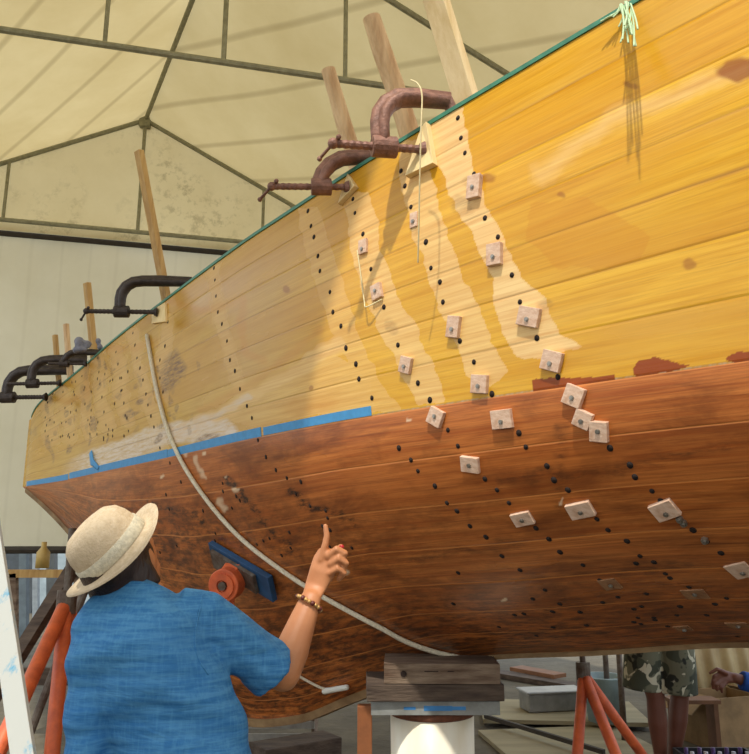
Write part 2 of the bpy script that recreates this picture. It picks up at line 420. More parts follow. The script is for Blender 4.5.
# ray lookup on the near side
NT, NS = 500, 120
tg = np.linspace(0, 9.6, NT+1); sg = np.linspace(0, 2, NS+1)
TG, SG = np.meshgrid(tg, sg, indexing='ij')
HG = hull(TG.ravel(), SG.ravel())
hf = [(i*(NS+1)+j, (i+1)*(NS+1)+j, (i+1)*(NS+1)+j+1, i*(NS+1)+j+1) for i in range(NT) for j in range(NS)]
bvh = BVHTree.FromPolygons([Vector(v) for v in HG], hf)
def on_hull(px, py):
    """world point, outward normal, t, s where the sight line through a pixel meets the planking"""
    loc, nor, idx, d = bvh.ray_cast(Vector((0, 0, H)), ray(px, py).normalized())
    if loc is None: return None
    i, j = divmod(idx, NS)
    best = min(((Vector(hull(tg[i]+a*9.6/NT, sg[j]+c*2/NS).tolist())-loc).length, a, c) for a in (0, .25, .5, .75, 1) for c in (0, .25, .5, .75, 1))
    if nor.dot(ray(px, py)) > 0: nor = -nor
    return loc, nor, tg[i]+best[1]*9.6/NT, sg[j]+best[2]*2/NS

ROWS = [
 [(458,118),(461,138),(465,153),(474,174),(485,218),(498,237),(512,275),(520,302),(537,338),(558,377),(610,448),(630,465),(635,477),(652,491),(661,501),(693,530),(706,541),(721,553),(736,566)],
 [(401,171),(405,186),(411,207),(426,242),(431,268),(440,282),(443,302),(460,341),(474,362),(492,394),(519,433),(526,447),(547,466),(554,480),(568,490),(597,519),(608,530),(627,541),(640,556),(654,562),(670,578),(689,587),(715,604)],
 [(353,199),(355,213),(363,234),(371,269),(384,307),(398,345),(418,383),(430,400),(448,430),(458,446),(485,479),(497,490),(509,503),(536,528),(549,539),(560,552),(583,565),(600,580),(618,597),(634,609),(655,620)],
 [(308,211),(311,226),(314,237),(318,256),(320,271),(330,292),(333,312),(341,326),(346,348),(356,364),(359,379),(372,398),(381,414),(399,448),(411,460),(418,471),(435,486),(447,503),(457,511),(470,526),(486,537),(502,556),(520,570),(545,590),(560,604)],
 [(214,268),(215,280),(216,296),(218,312),(222,324),(227,341),(230,360),(235,371),(240,389),(247,406),(252,418),(258,440),(266,457),(276,470),(287,478),(296,494),(310,506),(330,530),(352,548)],
 [(133,333),(135,345),(137,358),(140,368),(143,380),(146,394),(148,405),(151,416),(154,427),(160,448),(170,463),(181,482)],
 [(168,322),(165,346),(160,360),(160,378),(163,392)],
 [(116,352),(118,364),(120,378),(122,390),(124,403),(127,418)],
 [(98,358),(99,372),(100,384),(102,397),(104,412),(106,425)],
 [(82,376),(84,390),(85,404),(88,420),(90,434)], [(63,392),(65,408),(66,422),(68,436)], [(48,402),(50,420),(52,440)]]
def inpoly(X, Y, poly):
    r = np.zeros(X.shape, bool); n = len(poly)
    for i in range(n):
        x1, y1 = poly[i]; x2, y2 = poly[(i+1) % n]
        if y1 == y2: continue
        c = ((y1 > Y) != (y2 > Y)) & (X < (x2-x1)*(Y-y1)/(y2-y1)+x1); r ^= c
    return r
def dist_line(X, Y, pts):
    D = np.full(X.shape, 1e9)
    for (x1, y1), (x2, y2) in zip(pts[:-1], pts[1:]):
        L2 = max((x2-x1)**2+(y2-y1)**2, 1e-6); k = np.clip(((X-x1)*(x2-x1)+(Y-y1)*(y2-y1))/L2, 0, 1)
        D = np.minimum(D, np.hypot(X-x1-k*(x2-x1), Y-y1-k*(y2-y1)))
    return D
def ell(X, Y, cx, cy, rx, ry, ang=0, soft=.35):
    a = math.radians(ang); dx, dy = X-cx, Y-cy
    u = (dx*math.cos(a)+dy*math.sin(a))/rx; v = (-dx*math.sin(a)+dy*math.cos(a))/ry
    return np.clip((1-np.hypot(u, v))/soft, 0, 1)
def wobble(X, Y, amp, sc_):
    nz = lambda ox, k: np.array([mnoise.noise(Vector((x/sc_*k+ox, y/sc_*k, ox))) for x, y in zip(X.tolist(), Y.tolist())])
    ok = (X > -60) & (X < 810) & (Y > -120) & (Y < 800); wx = np.zeros(len(X)); wy = np.zeros(len(X))
    Xo, Yo = X, Y; X = Xo[ok]; Y = Yo[ok]
    wx[ok] = amp*(2.2*nz(3.1, .55)+1.2*nz(9.7, 1.7)); wy[ok] = amp*(2.2*nz(21.3, .5)+1.2*nz(37.9, 1.6))
    return wx, wy
def masks_top(A):
    X, Y = projv(A); wx, wy = wobble(X, Y, 2.2, 16); Xw, Yw = X+wx, Y+wy
    m = {}
    bare = np.zeros(len(X))
    polys = [[(428,122),(462,108),(472,150),(486,205),(508,240),(522,280),(545,300),(560,332),(582,346),(552,358),(518,358),(500,322),(492,280),(478,250),(466,222),(448,196),(436,160)],
             [(400,135),(424,140),(432,180),(444,222),(456,262),(476,305),(494,345),(508,372),(488,386),(466,372),(452,335),(436,300),(424,262),(410,225),(398,180)],
             [(344,196),(368,192),(378,222),(384,255),(402,300),(424,345),(440,385),(446,405),(420,408),(402,378),(380,336),(362,292),(352,250)],
             [(298,208),(318,206),(330,245),(346,292),(362,345),(388,395),(400,412),(372,412),(350,372),(334,332),(318,292),(306,250)],
             [(250,395),(330,352),(368,378),(375,410),(300,420),(262,428),(230,420)]]
    for i, p in enumerate(polys): bare = np.maximum(bare, inpoly(Xw, Yw, p)*(.95, .7, .65, .35, .4)[i])
    for r in ROWS[4:]: bare = np.maximum(bare, np.clip((9-dist_line(Xw, Yw, r))/5, 0, 1)*.35)
    # streak of sanded wood running aft
    bare = np.maximum(bare, np.clip((10-dist_line(Xw, Yw, [(180,432),(240,405),(290,375),(340,345)]))/5, 0, 1)*.7)
    bare = np.maximum(bare, np.clip((14-dist_line(Xw, Yw, [(540,175),(610,120),(700,85),(749,68)]))/12, 0, 1)*.5)
    m['bare'] = bare
    m['right_tone'] = np.clip((X-285+.25*(Y-250))/60, 0, 1)  # yellower wood colour on the right part of the topside
    am = np.zeros(len(X))
    am = np.maximum(am, inpoly(Xw, Yw, [(530,205),(585,195),(625,220),(650,240),(640,262),(560,270),(525,240)])*.8)
    for r in [[(160,300),(200,312),(240,300)], [(95,345),(120,348),(155,340)], [(186,278),(196,262)], [(200,408),(250,385),(320,330)], [(60,400),(85,396),(92,360)], [(240,300),(246,352),(262,360)]]:
        am = np.maximum(am, np.clip((6-dist_line(Xw, Yw, r))/4, 0, 1)*.7)
    am = np.maximum(am, ell(Xw, Yw, 310, 405, 34, 10, -12)*.7)
    m['amber'] = am
    fi = np.clip((14-dist_line(Xw, Yw, [(72,470),(110,455),(150,440),(180,432),(225,432)]))/5, 0, 1)*np.clip((X-60)/30, 0, 1)
    fi = np.maximum(fi, np.clip((5-dist_line(Xw, Yw, [(180,428),(230,408),(250,398)]))/3, 0, 1)*.8)
    # thin line of filler along the waterline aft of the tape
    m['filler'] = np.maximum(fi, (A[:, 2]-ZW < .0055)*(X > 372)*(.55+.35*np.sin(X*.9)*np.sin(X*.37)))
    st = ell(Xw, Yw, 172, 370, 13, 26, 15)
    for e in [(131,412,10,4,-15),(140,400,5,3,0),(414,222,7,12,-10),(392,328,7,10,-20),(462,206,16,9,15),(476,182,16,8,-15),(545,305,12,6,0),(375,296,5,10,0),(208,440,16,6,-10),(92,425,3,9,0),(50,448,2.5,16,-8),(67,447,3,5,0),(64,412,3,5,0),(95,424,4,8,0),(158,440,4,8,30)]:
        st = np.maximum(st, ell(Xw, Yw, *e)*(.85 if e[0] < 300 else .4))
    rr = np.random.default_rng(3)
    for k in range(60):
        ex = 28+170*rr.random()**1.2; ey = 372+(rr.random()-.2)*90
        st = np.maximum(st, ell(Xw, Yw, ex, ey, 1.2+2.2*rr.random(), 2+5*rr.random(), rr.uniform(-10, 20))*rr.uniform(.3, .9))
    m['stain_shade'] = st  # stains alone on the topside
    kn = ell(Xw, Yw, 738, 69, 24, 14, -12, .25)*.8
    for e in [(488,178,7,7,0),(562,193,5,4,0),(286,291,6,6,0),(632,85,9,4,10),(690,262,9,6,0),(309,386,3,3,0)]:
        kn = np.maximum(kn, ell(Xw, Yw, *e)*.55)
    m['knot'] = kn
    rd = inpoly(Xw*.5+X*.5, Yw*.5+Y*.5, [(533,390),(533,381),(548,378),(575,377),(600,376),(616,374),(616,381),(590,388),(560,396),(534,396)])
    rd = rd | inpoly(Xw*.5+X*.5, Yw*.5+Y*.5, [(632,368),(640,360),(655,357),(672,362),(690,366),(676,370),(655,374),(636,377)])
    rd = rd | inpoly(Xw*.5+X*.5, Yw*.5+Y*.5, [(725,360),(735,353),(749,351),(760,350),(760,361),(735,365)])
    m['red'] = rd*.9
    return m
def masks_bot(A):
    X, Y = projv(A); wx, wy = wobble(X, Y, 3, 11); Xw, Yw = X+wx, Y+wy
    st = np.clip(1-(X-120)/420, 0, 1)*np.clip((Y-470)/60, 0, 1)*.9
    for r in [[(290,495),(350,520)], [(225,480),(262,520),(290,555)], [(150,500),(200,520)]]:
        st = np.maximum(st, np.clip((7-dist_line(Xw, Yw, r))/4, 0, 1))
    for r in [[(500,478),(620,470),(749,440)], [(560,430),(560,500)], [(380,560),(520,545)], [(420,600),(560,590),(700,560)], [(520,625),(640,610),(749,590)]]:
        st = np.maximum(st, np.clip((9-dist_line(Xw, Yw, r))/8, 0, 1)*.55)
    st = np.maximum(st, np.clip((Y-545)/90, 0, 1)*.85)  # underside shade painted in with the grime, darker towards the keel
    fi = np.zeros(len(X))
    for cx, cy, r in [(231,492,4),(224,476,2.5),(164,478,2),(345,574,3),(411,422,2.5),(562,500,1.5),(505,600,2.5),(205,455,3)]:
        fi = np.maximum(fi, ell(Xw, Yw, cx, cy, r*1.3, r, 0, .4)*.9)
    for r in [[(168,430),(186,452)], [(196,460),(206,478)], [(218,500),(228,508)]]:
        fi = np.maximum(fi, np.clip((3.0-dist_line(Xw, Yw, r))/2, 0, 1)*.7)
    return {'stain_shade': st, 'filler': fi}
def planking(name, s0, s1, ns, nt, strakes, mat, maskf, parent, holes):
    t = np.concatenate([np.linspace(0, 3.2, int(nt*.32)), np.linspace(3.2, 6.6, int(nt*.68))[1:], np.linspace(6.6, 9.6, 60)[1:]])
    s = np.linspace(s0, s1, ns+1)
    T, S = np.meshgrid(t, s, indexing='ij'); n0, n1 = T.shape
    V = []; Fc = []; att_uv = []; att_s = []
    for side in (1, -1):
        A = hull(T.ravel(), S.ravel(), side).reshape(n0, n1, 3)
        g = np.concatenate([np.zeros((n0, 1)), np.cumsum(np.linalg.norm(np.diff(A, axis=1), axis=2), axis=1)], axis=1)
        step = 1 if side == 1 else 4
        ii = np.arange(0, n0, step); ii = np.unique(np.append(ii, n0-1)); jj = np.unique(np.append(np.arange(0, n1, step), n1-1))
        A = A[np.ix_(ii, jj)]; gg = g[np.ix_(ii, jj)]; tt = T[np.ix_(ii, jj)]; ss = S[np.ix_(ii, jj)]
        o = sum(len(v) for v in V); a, c = A.shape[:2]
        I = (np.arange(a-1)[:, None]*c + np.arange(c-1)[None]).ravel() + o
        q = np.stack([I, I+c, I+c+1, I+1], 1)
        if side == -1: q = q[:, ::-1]
        V.append(A.reshape(-1, 3)); Fc.append(q)
        att_uv.append(np.stack([tt.ravel(), gg.ravel()+side], 1)); att_s.append(((ss.ravel()-s0)/(s1-s0))*strakes + (0 if side == 1 else 20))
    V = np.concatenate(V); Fq = np.concatenate(Fc); UVv = np.concatenate(att_uv); Sv = np.concatenate(att_s)
    mk = maskf(V)
    # drilled holes: raised dark discs, the shade inside each hole put into colour
    hv = []; hfc = []
    for (px, py) in holes:
        h = on_hull(px, py)
        if h is None: continue
        loc, nor, tt, ss = h
        if not (s0+.005 < ss < s1-.005): continue
        e1 = Vector((U2.x, U2.y, 0)); e1 = (e1-nor*e1.dot(nor)).normalized(); e2 = nor.cross(e1)
        r = random.uniform(.0078, .0105); o = len(V)+len(hv)
        for k in range(10): hv.append(loc+nor*.0012+e1*r*math.cos(k*.6283)+e2*r*math.sin(k*.6283)*1.15)
        for k in range(10): hv.append(loc-nor*.008+e1*r*.8*math.cos(k*.6283)+e2*r*.8*math.sin(k*.6283))
        hfc.append(tuple(o+k for k in range(10)))
        for k in range(10): hfc.append((o+k, o+10+k, o+10+(k+1) % 10, o+(k+1) % 10))
    nv, nf = len(V)+len(hv), len(Fq)+len(hfc)
    allv = np.concatenate([V, np.array([tuple(x) for x in hv]).reshape(-1, 3)]) if hv else V
    me = bpy.data.meshes.new(name)
    me.vertices.add(nv); me.vertices.foreach_set('co', allv.astype(np.float32).ravel())
    li = Fq.ravel().tolist(); ls = list(range(0, len(Fq)*4, 4)); k = len(li)
    for f in hfc: ls.append(k); li.extend(f); k += len(f)
    me.loops.add(len(li)); me.loops.foreach_set('vertex_index', li)
    me.polygons.add(nf); me.polygons.foreach_set('loop_start', ls)
    mi = np.zeros(nf, int); mi[len(Fq):] = 1; me.materials.append(mat); me.materials.append(M['hole'])
    me.polygons.foreach_set('material_index', mi)
    me.update(calc_edges=True); me.validate()
    pad = lambda a: np.concatenate([a, np.zeros(nv-len(a))]).astype(np.float32)
    uvl = me.uv_layers.new(name='UVMap'); UVa = np.concatenate([UVv, np.zeros((nv-len(UVv), 2))]) if nv > len(UVv) else UVv
    uvl.data.foreach_set('uv', UVa[np.array(li)].astype(np.float32).ravel())
    at = me.attributes.new('strake', 'FLOAT', 'POINT'); at.data.foreach_set('value', pad(Sv))
    for key, arr in mk.items():
        at = me.attributes.new(key, 'FLOAT', 'POINT'); at.data.foreach_set('value', pad(np.asarray(arr, float)))
    me.shade_smooth()
    o = bpy.data.objects.new(name, me); COL.objects.link(o); o.parent = parent; o.location = -parent.location
    return o
boat_at = Vector((float(BW0.x+U2.x*4.8), float(BW0.y+U2.y*4.8), .42))
boat = thing('boat', boat_at, 'large wooden boat hull, yellow varnished above and brown below, propped in the tent', 'boat')
HOLES = [p for r in ROWS for p in r]
extra = [(random.uniform(45, 130), random.uniform(370, 440)) for _ in range(50)] + [(random.uniform(150, 330), random.uniform(470, 560)) for _ in range(26)] + [(random.uniform(450, 745), random.uniform(560, 640)) for _ in range(26)]
tp = planking('topside_planking', 1, 2, 320, 1150, 7, M['top'], masks_top, boat, HOLES+extra)
tp['label'] = 'yellow varnished upper planking with drilled holes'
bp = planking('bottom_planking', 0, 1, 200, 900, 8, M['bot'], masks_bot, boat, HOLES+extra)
bp['label'] = 'brown stained lower planking'
# deck, gunwale, keel strip, tape
def hv_(t, s, side=1, off=0): return Vector(hull(t, s, side, off).tolist())
b = MB(); ts = np.linspace(.12, 9.5, 90); vs = []
for t in ts:
    a, c = hv_(t, 1.97, 1, -.01), hv_(t, 1.97, -1, -.01); vs += [a, (a+c)/2+Vector((0, 0, .02)), c]
b.add(vs, [(i*3+k, i*3+k+1, i*3+4+k, i*3+3+k) for i in range(len(ts)-1) for k in (0, 1)]); b.build('deck', M['post'], boat)
def ribbon(mbk, prof, ts, s, side=1):
    """sweep a small profile [(outward, up)] along the hull at girth s"""
    n = len(prof); vs = []
    for t in ts:
        p = hv_(t, s, side)
        for (o_, z_) in prof: vs.append(p + Vector((N2.x, N2.y, 0))*o_*side + Vector((0, 0, z_)))
    fs = [(i*n+k, i*n+(k+1) % n, (i+1)*n+(k+1) % n, (i+1)*n+k) for i in range(len(ts)-1) for k in range(n)]
    fs += [tuple(range(n)), tuple((len(ts)-1)*n+k for k in range(n))]
    mbk.add(vs, fs)
prof = [(.006, -.002), (.006, .014), (-.03, .016), (-.03, -.002)]
for side in (1, -1):
    b = MB(); ribbon(b, prof, np.linspace(.05, 9.55, 160), 2.0, side); b.build('gunwale', M['green'], boat)['label'] = 'thin green strip along the sheer'
b = MB()
t_a = on_hull(372, 418)[2]; t_b = on_hull(263, 436)[2]; t_c = .12
def tape_strip(mb_, t0, t1, z0, z1, n=60):
    vs = []
    for t in np.linspace(t0, t1, n):
        zs_ = float(sm_interp(t, *ZS))
        for z, o_ in ((z0, .002), (z1, .002), (z1, -.001), (z0, -.001)):
            p = hv_(t, 1+(z-ZW)/(zs_-ZW), 1); vs.append(p+Vector((N2.x, N2.y, 0))*o_)
    mb_.add(vs, [(i*4+k, i*4+(k+1) % 4, (i+1)*4+(k+1) % 4, (i+1)*4+k) for i in range(n-1) for k in range(4)]+[(3, 2, 1, 0), tuple((n-1)*4+k for k in range(4))])
tape_strip(b, t_a, t_b+.01, ZW+.002, ZW+.038)
b.build('masking_tape', M['tape'], boat)['label'] = 'aft strip of blue masking tape'
b = MB(); tape_strip(b, t_b-.01, on_hull(168, 455)[2], ZW, ZW+.042)
tape_strip(b, on_hull(168, 455)[2]-.005, 1.15, ZW+.0, ZW+.046)
tape_strip(b, 1.12, t_c, ZW-.004, ZW+.04)
b.build('masking_tape', M['tape'], boat)['label'] = 'long forward strip of blue masking tape'
h = on_hull(92, 452); b = MB(); pts = [h[0]+h[1]*.01, on_hull(95, 462)[0]+h[1]*.02, on_hull(99, 468)[0]+h[1]*.006]
b.chain(pts, [.02, .025, .015], 8, .15, ax=(U2.x, U2.y, .3)); b.build('tape_scrap', M['tape'], boat, smooth=True)
b = MB()
ts = np.linspace(.1, 9.4, 120); vs = []
for t in ts:
    p = hv_(t, 0, 1, -.012); w = Vector((N2.x, N2.y, 0))*.035
    vs += [p+w+Vector((0, 0, .03)), p+w+Vector((0, 0, -.012)), p-w+Vector((0, 0, -.012)), p-w+Vector((0, 0, .03))]
b.add(vs, [(i*4+k, i*4+(k+1) % 4, (i+1)*4+(k+1) % 4, (i+1)*4+k) for i in range(len(ts)-1) for k in range(4)])
M['keel'] = wood('keel_timber', (150, 122, 84), (110, 82, 50), 'X', 10); b.build('keel', M['keel'], boat)
# screwed clamping pads
PADS = [(476,188,.052,.085,-6,.022),(496,255,.055,.075,-4,.02),(530,317,.075,.062,-20,.018),(553,361,.066,.062,-22,.018),(575,396,.062,.062,-28,.018),(584,419,.055,.052,-30,.018),(600,431,.055,.062,-10,.018),
        (665,509,.075,.06,20,.014),(741,570,.07,.07,20,.006),(414,220,.035,.06,0,.006),(455,327,.05,.075,-14,.018),(481,384,.062,.062,-10,.018),(503,419,.075,.062,0,.016),(581,509,.085,.055,10,.014),
        (364,247,.045,.06,0,.012),(378,292,.05,.06,10,.016),(407,365,.052,.06,-20,.016),(437,417,.062,.06,-30,.016),(471,464,.07,.055,-10,.014),(523,518,.075,.05,10,.012),
        (610,584,.065,.06,10,.004),(695,594,.075,.06,5,.004),(683,628,.055,.05,5,.004),(738,625,.07,.055,5,.004)]
for (px, py, w, hh, rot, th) in PADS:
    hit = on_hull(px, py)
    if hit is None: continue
    loc, nor, t_, s_ = hit
    e1 = Vector((U2.x, U2.y, 0)); e1 = (e1-nor*e1.dot(nor)).normalized(); e2 = nor.cross(e1)
    if e2.z < 0: e2 = -e2
    a = math.radians(rot); x = e1*math.cos(a)+e2*math.sin(a); z = -e1*math.sin(a)+e2*math.cos(a)
    R = Matrix((x, z, nor)).transposed()
    b = MB(); b.box(loc+nor*(th/2-.002), (w, hh, th+.003), R)
    pad_o = b.build('clamping_pad', M['pad'] if th > .005 else M['padd'], boat, bevel=.002, at=loc)
    pad_o.location = loc-boat.location
    b = MB(); q = loc+nor*(th-.001)+z*random.uniform(-.012, .004); b.cyl(q, q+nor*.005, .0075, 12); b.cyl(q+nor*.005, q+nor*.007, .005, 8)
    so_ = b.build('screw', M['screw'], pad_o); so_.location = -loc
for (px, py) in [(680,518),(684,522),(705,539)]:
    loc, nor, _, _ = on_hull(px, py); b = MB(); b.cyl(loc-nor*.002, loc+nor*.012, .011, 6); b.cyl(loc+nor*.01, loc+nor*.018, .006, 10); b.build('bolt', M['screw'], boat)
for (px, py, px2, py2) in [(455, 653, 545, 655)]:
    pass
#PART2

# ------------------------------------------------------------ wooden uprights and clamps along the sheer
def upright(p_low, p_top, y_low, y_top, w, mat, label, rnd=False, group=None):
    a, c = P(*p_low, y_low), P(*p_top, y_top); b = MB()
    if rnd:
        pts = [a.lerp(c, k/5)+Vector((random.uniform(-.004, .004), 0, 0)) for k in range(6)]
        b.chain(pts, [w/2*(1.12-.03*k+random.uniform(-.03, .03)) for k in range(6)], 12, cap=False)
    else: b.beam(a, c, w, w*.7, (N2.x, N2.y, 0))
    o = b.build('wooden_upright', mat, None, smooth=False, bevel=0 if rnd else .002, at=a)
    return tag(o, label, 'wooden post', 'wooden uprights along the sheer')
def sheer_y(px):  # distance of the sheer below a pixel column
    for py in range(0, 500, 2):
        h = on_hull(px, py)
        if h: return h[0].y
    return 6
up = upright((172, 330), (139, 151), 4.55, 4.35, .055, M['post'], 'tall thin yellow batten rising behind the large dark clamp'); 
upright((96, 375), (87, 283), 5.6, 5.5, .055, M['post'], 'yellow batten between the crumpled grey rag and the end wall')
upright((71, 390), (66, 324), 6.1, 6.05, .045, M['log'], 'short reddish batten second from the bow end')
upright((60, 395), (55, 335), 6.3, 6.25, .045, M['post'], 'short yellow batten nearest the bow end')
upright((366, 200), (329, 70), 3.08, 3.0, .068, M['log'], 'round peeled log upright behind the smaller clamp with a knot', True)
upright((426, 185), (372, 18), 2.9, 2.8, .082, M['log'], 'taller peeled log upright behind the big rust-brown clamp', True)
upright((482, 150), (424, -40), 2.65, 2.5, .085, M['lumber'], 'pale sawn timber upright leaning out right of the big clamp')
ZV = Vector((0, 0, 1))
def clamp(name, pad_px, d, boss, tail, leg, inner, th, mat, label, off=.02, lean=0.0, handle=True, ydist=None):
    h = on_hull(*pad_px)
    p0 = h[0] + h[1]*off if h else P(*pad_px, ydist)
    d = Vector(d).normalized(); up_ = (ZV - d*d.dot(ZV)).normalized(); up_ = (up_ + d*lean).normalized()
    root = thing(name, p0, label, 'clamp', 'clamps gripping the sheer')
    bs = p0 + d*boss
    b = MB()
    # C-shaped frame: leg up from the boss, spine over the sheer, short leg down inboard
    top = up_*leg; side = d.cross(up_).normalized()
    cr = th*1.1
    path = [bs-up_*th*.1, bs+up_*(leg-cr)*.5, bs+up_*(leg-cr*1.2)]
    for a in (20, 45, 70): path.append(bs+up_*(leg-cr*1.2) + up_*cr*1.2*math.sin(math.radians(a)) - d*cr*1.2*(1-math.cos(math.radians(a))))
    path += [bs+top-d*cr*1.4, bs+top-d*(boss+inner)*.55, bs+top-d*(boss+inner-.01), bs+up_*(leg-.03)-d*(boss+inner), bs+up_*(leg*.25)-d*(boss+inner)]
    b.chain(path, [th*.42, th*.42, th*.45, th*.48, th*.5, th*.5, th*.5, th*.48, th*.45, th*.4, th*.3], 12, .62, ax=side, cap=False)
    # web rib standing proud along the back of the frame
    rib = [q+((q-(bs+top*.4-d*(boss+inner)*.5)).normalized())*th*.18 for q in path[:9]]
    b.chain(rib, [th*.2]*9, 8, 2.0, ax=side, cap=False)
    b.build('frame', mat, root, smooth=True)
    b = MB(); b.cyl(bs-d*th*.55, bs+d*th*.55, th*.46, 14); b.build('boss', mat, root, smooth=False, bevel=.004)
    b = MB(); n = int((tail+.001)/.012)
    pts = []; rr = []
    for k in range(n+1):
        pts += [p0+d*(.012+tail*k/n)]; rr += [th*.19 if k % 2 else th*.16]
    b.chain(pts, rr, 10); b.build('screw', mat, root, smooth=False)
    b = MB(); b.cyl(p0-d*.002, p0+d*.016, th*.36, 14, th*.26); b.build('swivel_pad', mat, root)
    if handle:
        e = p0+d*(tail+.01); b = MB(); b.ball(e, th*.24, 12); hd = (side*.55+up_*-.45+d*.5).normalized()
        b.cyl(e-hd*.03, e+hd*.075, .006, 8); b.ball(e+hd*.075, .01, 10); b.ball(e-hd*.03, .01, 10); b.build('handle', mat, root, smooth=True)
    return root
clamp('screw_clamp', (427, 152), (-.96, -.22, -.05), .15, .33, .205, .12, .085, M['iron'], 'big rust-brown iron clamp with a thick arched frame beside the white cord', lean=.0)
clamp('screw_clamp', (352, 189), (-.97, -.12, -.05), .11, .30, .13, .14, .075, M['iron'], 'smaller rusty clamp left of the big one with a long screw', lean=-.22)
clamp('screw_clamp', (160, 313), (-1, -.05, .0), .21, .41, .19, .2, .08, M['dark_iron'], 'dark iron clamp gripping the sheer beside the tall thin batten', lean=.03)
clamp('screw_clamp', (60, 383), (-1, -.05, -.03), .22, .40, .19, .2, .085, M['dark_iron'], 'dark clamp with its screw just above the leftmost clamp', ydist=6.0, handle=False)
clamp('screw_clamp', (46, 397), (-1, -.0, -.01), .32, .46, .22, .2, .105, M['dark_iron'], 'leftmost and lowest dark clamp near the bow end', ydist=6.2, handle=True)
clamp('screw_clamp', (86, 364), (-1, -.05, -.0), .16, .26, .085, .1, .06, M['dark_iron'], 'small dark clamp below the crumpled grey rag', ydist=5.5, handle=False)
# wedges under the clamp pads
def wedge(px_poly, name, label, th=.02):
    hs = []
    for (qx, qy) in px_poly:
        h = on_hull(qx, qy)
        while h is None: qy += 1.5; h = on_hull(qx, qy)
        hs.append(h); n = sum((h[1] for h in hs if h), Vector()).normalized(); c = [h[0] for h in hs if h]
    if len(c) < 3: return
    b = MB(); k = len(c)
    vs = [p+n*.001 for p in c]+[p+n*th*(1.0 if i else .6) for i, p in enumerate(c)]
    b.add(vs, [tuple(range(k)), tuple(k+i for i in range(k))]+[(i, (i+1) % k, k+(i+1) % k, k+i) for i in range(k)])
    tag(b.build(name, M['wedge'], None, bevel=.001, at=c[0]), label, 'wedge', 'wooden wedges under the clamps')
wedge([(424, 120), (431, 122), (438, 166), (410, 179)], 'wooden_wedge', 'pale triangular wedge under the screw of the big rust-brown clamp', .03)
wedge([(350, 172), (359, 188), (342, 206)], 'wooden_wedge', 'small pale triangular wedge under the smaller rusty clamp', .025)
wedge([(153, 308), (167, 303), (168, 322), (154, 324)], 'wooden_wedge', 'square wooden pad under the screw of the dark clamp by the tall batten', .015)
# crumpled rag
b = MB(); c = P(88, 347, 5.3)
for k in range(9): b.ball(c+Vector((random.uniform(-.09, .09), random.uniform(-.04, .04), random.uniform(-.03, .05))), (random.uniform(.02, .05), .03, random.uniform(.02, .04)), 10)
mr = simple('grey_rag', (140, 140, 150), .9, c2=(96, 98, 112), scale=20)
r_ = fuse('rag', b, .01, mr, None, 2); tag(r_, 'crumpled grey-blue rag lying on the sheer by the battens', 'rag')

# ------------------------------------------------------------ cords
def cord(name, pts, r, mat, label, cat, group=None, n=8, wob=0):
    b = MB(); q = smooth_path(pts, n)
    if wob: q = [p+Vector((random.uniform(-wob, wob),)*3) for p in q]
    b.chain(q, r, 8); return tag(b.build(name, mat, None, smooth=True, at=q[0]), label, cat, group)
def hp_(px, py, off):
    h = None; y = py
    while h is None: h = on_hull(px, y); y += 1.5
    return h[0]+h[1]*off
cord('rope', [hp_(x, y, .014) for x, y in [(149, 336), (153, 360), (160, 395), (170, 430), (186, 465), (212, 503), (243, 537), (280, 566), (320, 592), (360, 614), (385, 627), (405, 638), (432, 648), (462, 655)]], .0115, M['rope'], 'off-white rope slung down around the hull towards the keel', 'rope')
for (x, y) in [(198, 478), (220, 509), (281, 563)]: pass
cord('cord', [P(411, 80, 2.30), P(418, 84, 2.28), P(422, 96, 2.27), P(421, 130, 2.27), P(420, 170, 2.3), P(419, 220, 2.36), P(418, 262, 2.42)], .0026, M['cord'], 'thin white cord hanging from the arch of the big rust-brown clamp', 'cord')
cord('cord', [hp_(361, 252, .02), hp_(364, 275, .018), hp_(368, 302, .02), hp_(372, 308, .03), hp_(384, 300, .012)], .0026, M['cord'], 'short white thread hanging below the third row of pads', 'cord')
# tassel of pale twine at the sheer
ro = thing('twine_tassel', hp_(634, 12, .02), 'frayed tassel of pale green twine hanging over the sheer', 'twine')
for k in range(16):
    b = MB(); x0, y0 = 628+random.uniform(-4, 8), 3+random.uniform(-2, 4)
    if k < 6: tipx, tipy = 604+k*4+random.uniform(-3, 3), 16+random.uniform(-4, 14)
    else: tipx, tipy = 622+(k-6)*1.9, 30+random.uniform(-4, 18)
    pts = [hp_(x0, y0+6, .035), hp_((x0+tipx)/2, (y0+6+tipy)/2, .06+random.uniform(0, .03)), hp_(tipx, tipy, .055+random.uniform(0, .05))]
    out_ = random.uniform(.1, .26) if k >= 6 else .05
    cam_p = Vector((0, 0, H)); pts = [hp_(x0, y0+6, .03), hp_((x0+tipx)/2, (y0+6+tipy)/2, .01), hp_(tipx, tipy, .01)]
    pts[1] += (cam_p-pts[1]).normalized()*out_*.6; pts[2] += (cam_p-pts[2]).normalized()*out_
    b.chain(smooth_path(pts, 5), .0028, 6); b.build('strand', M['twine'], ro, smooth=True)

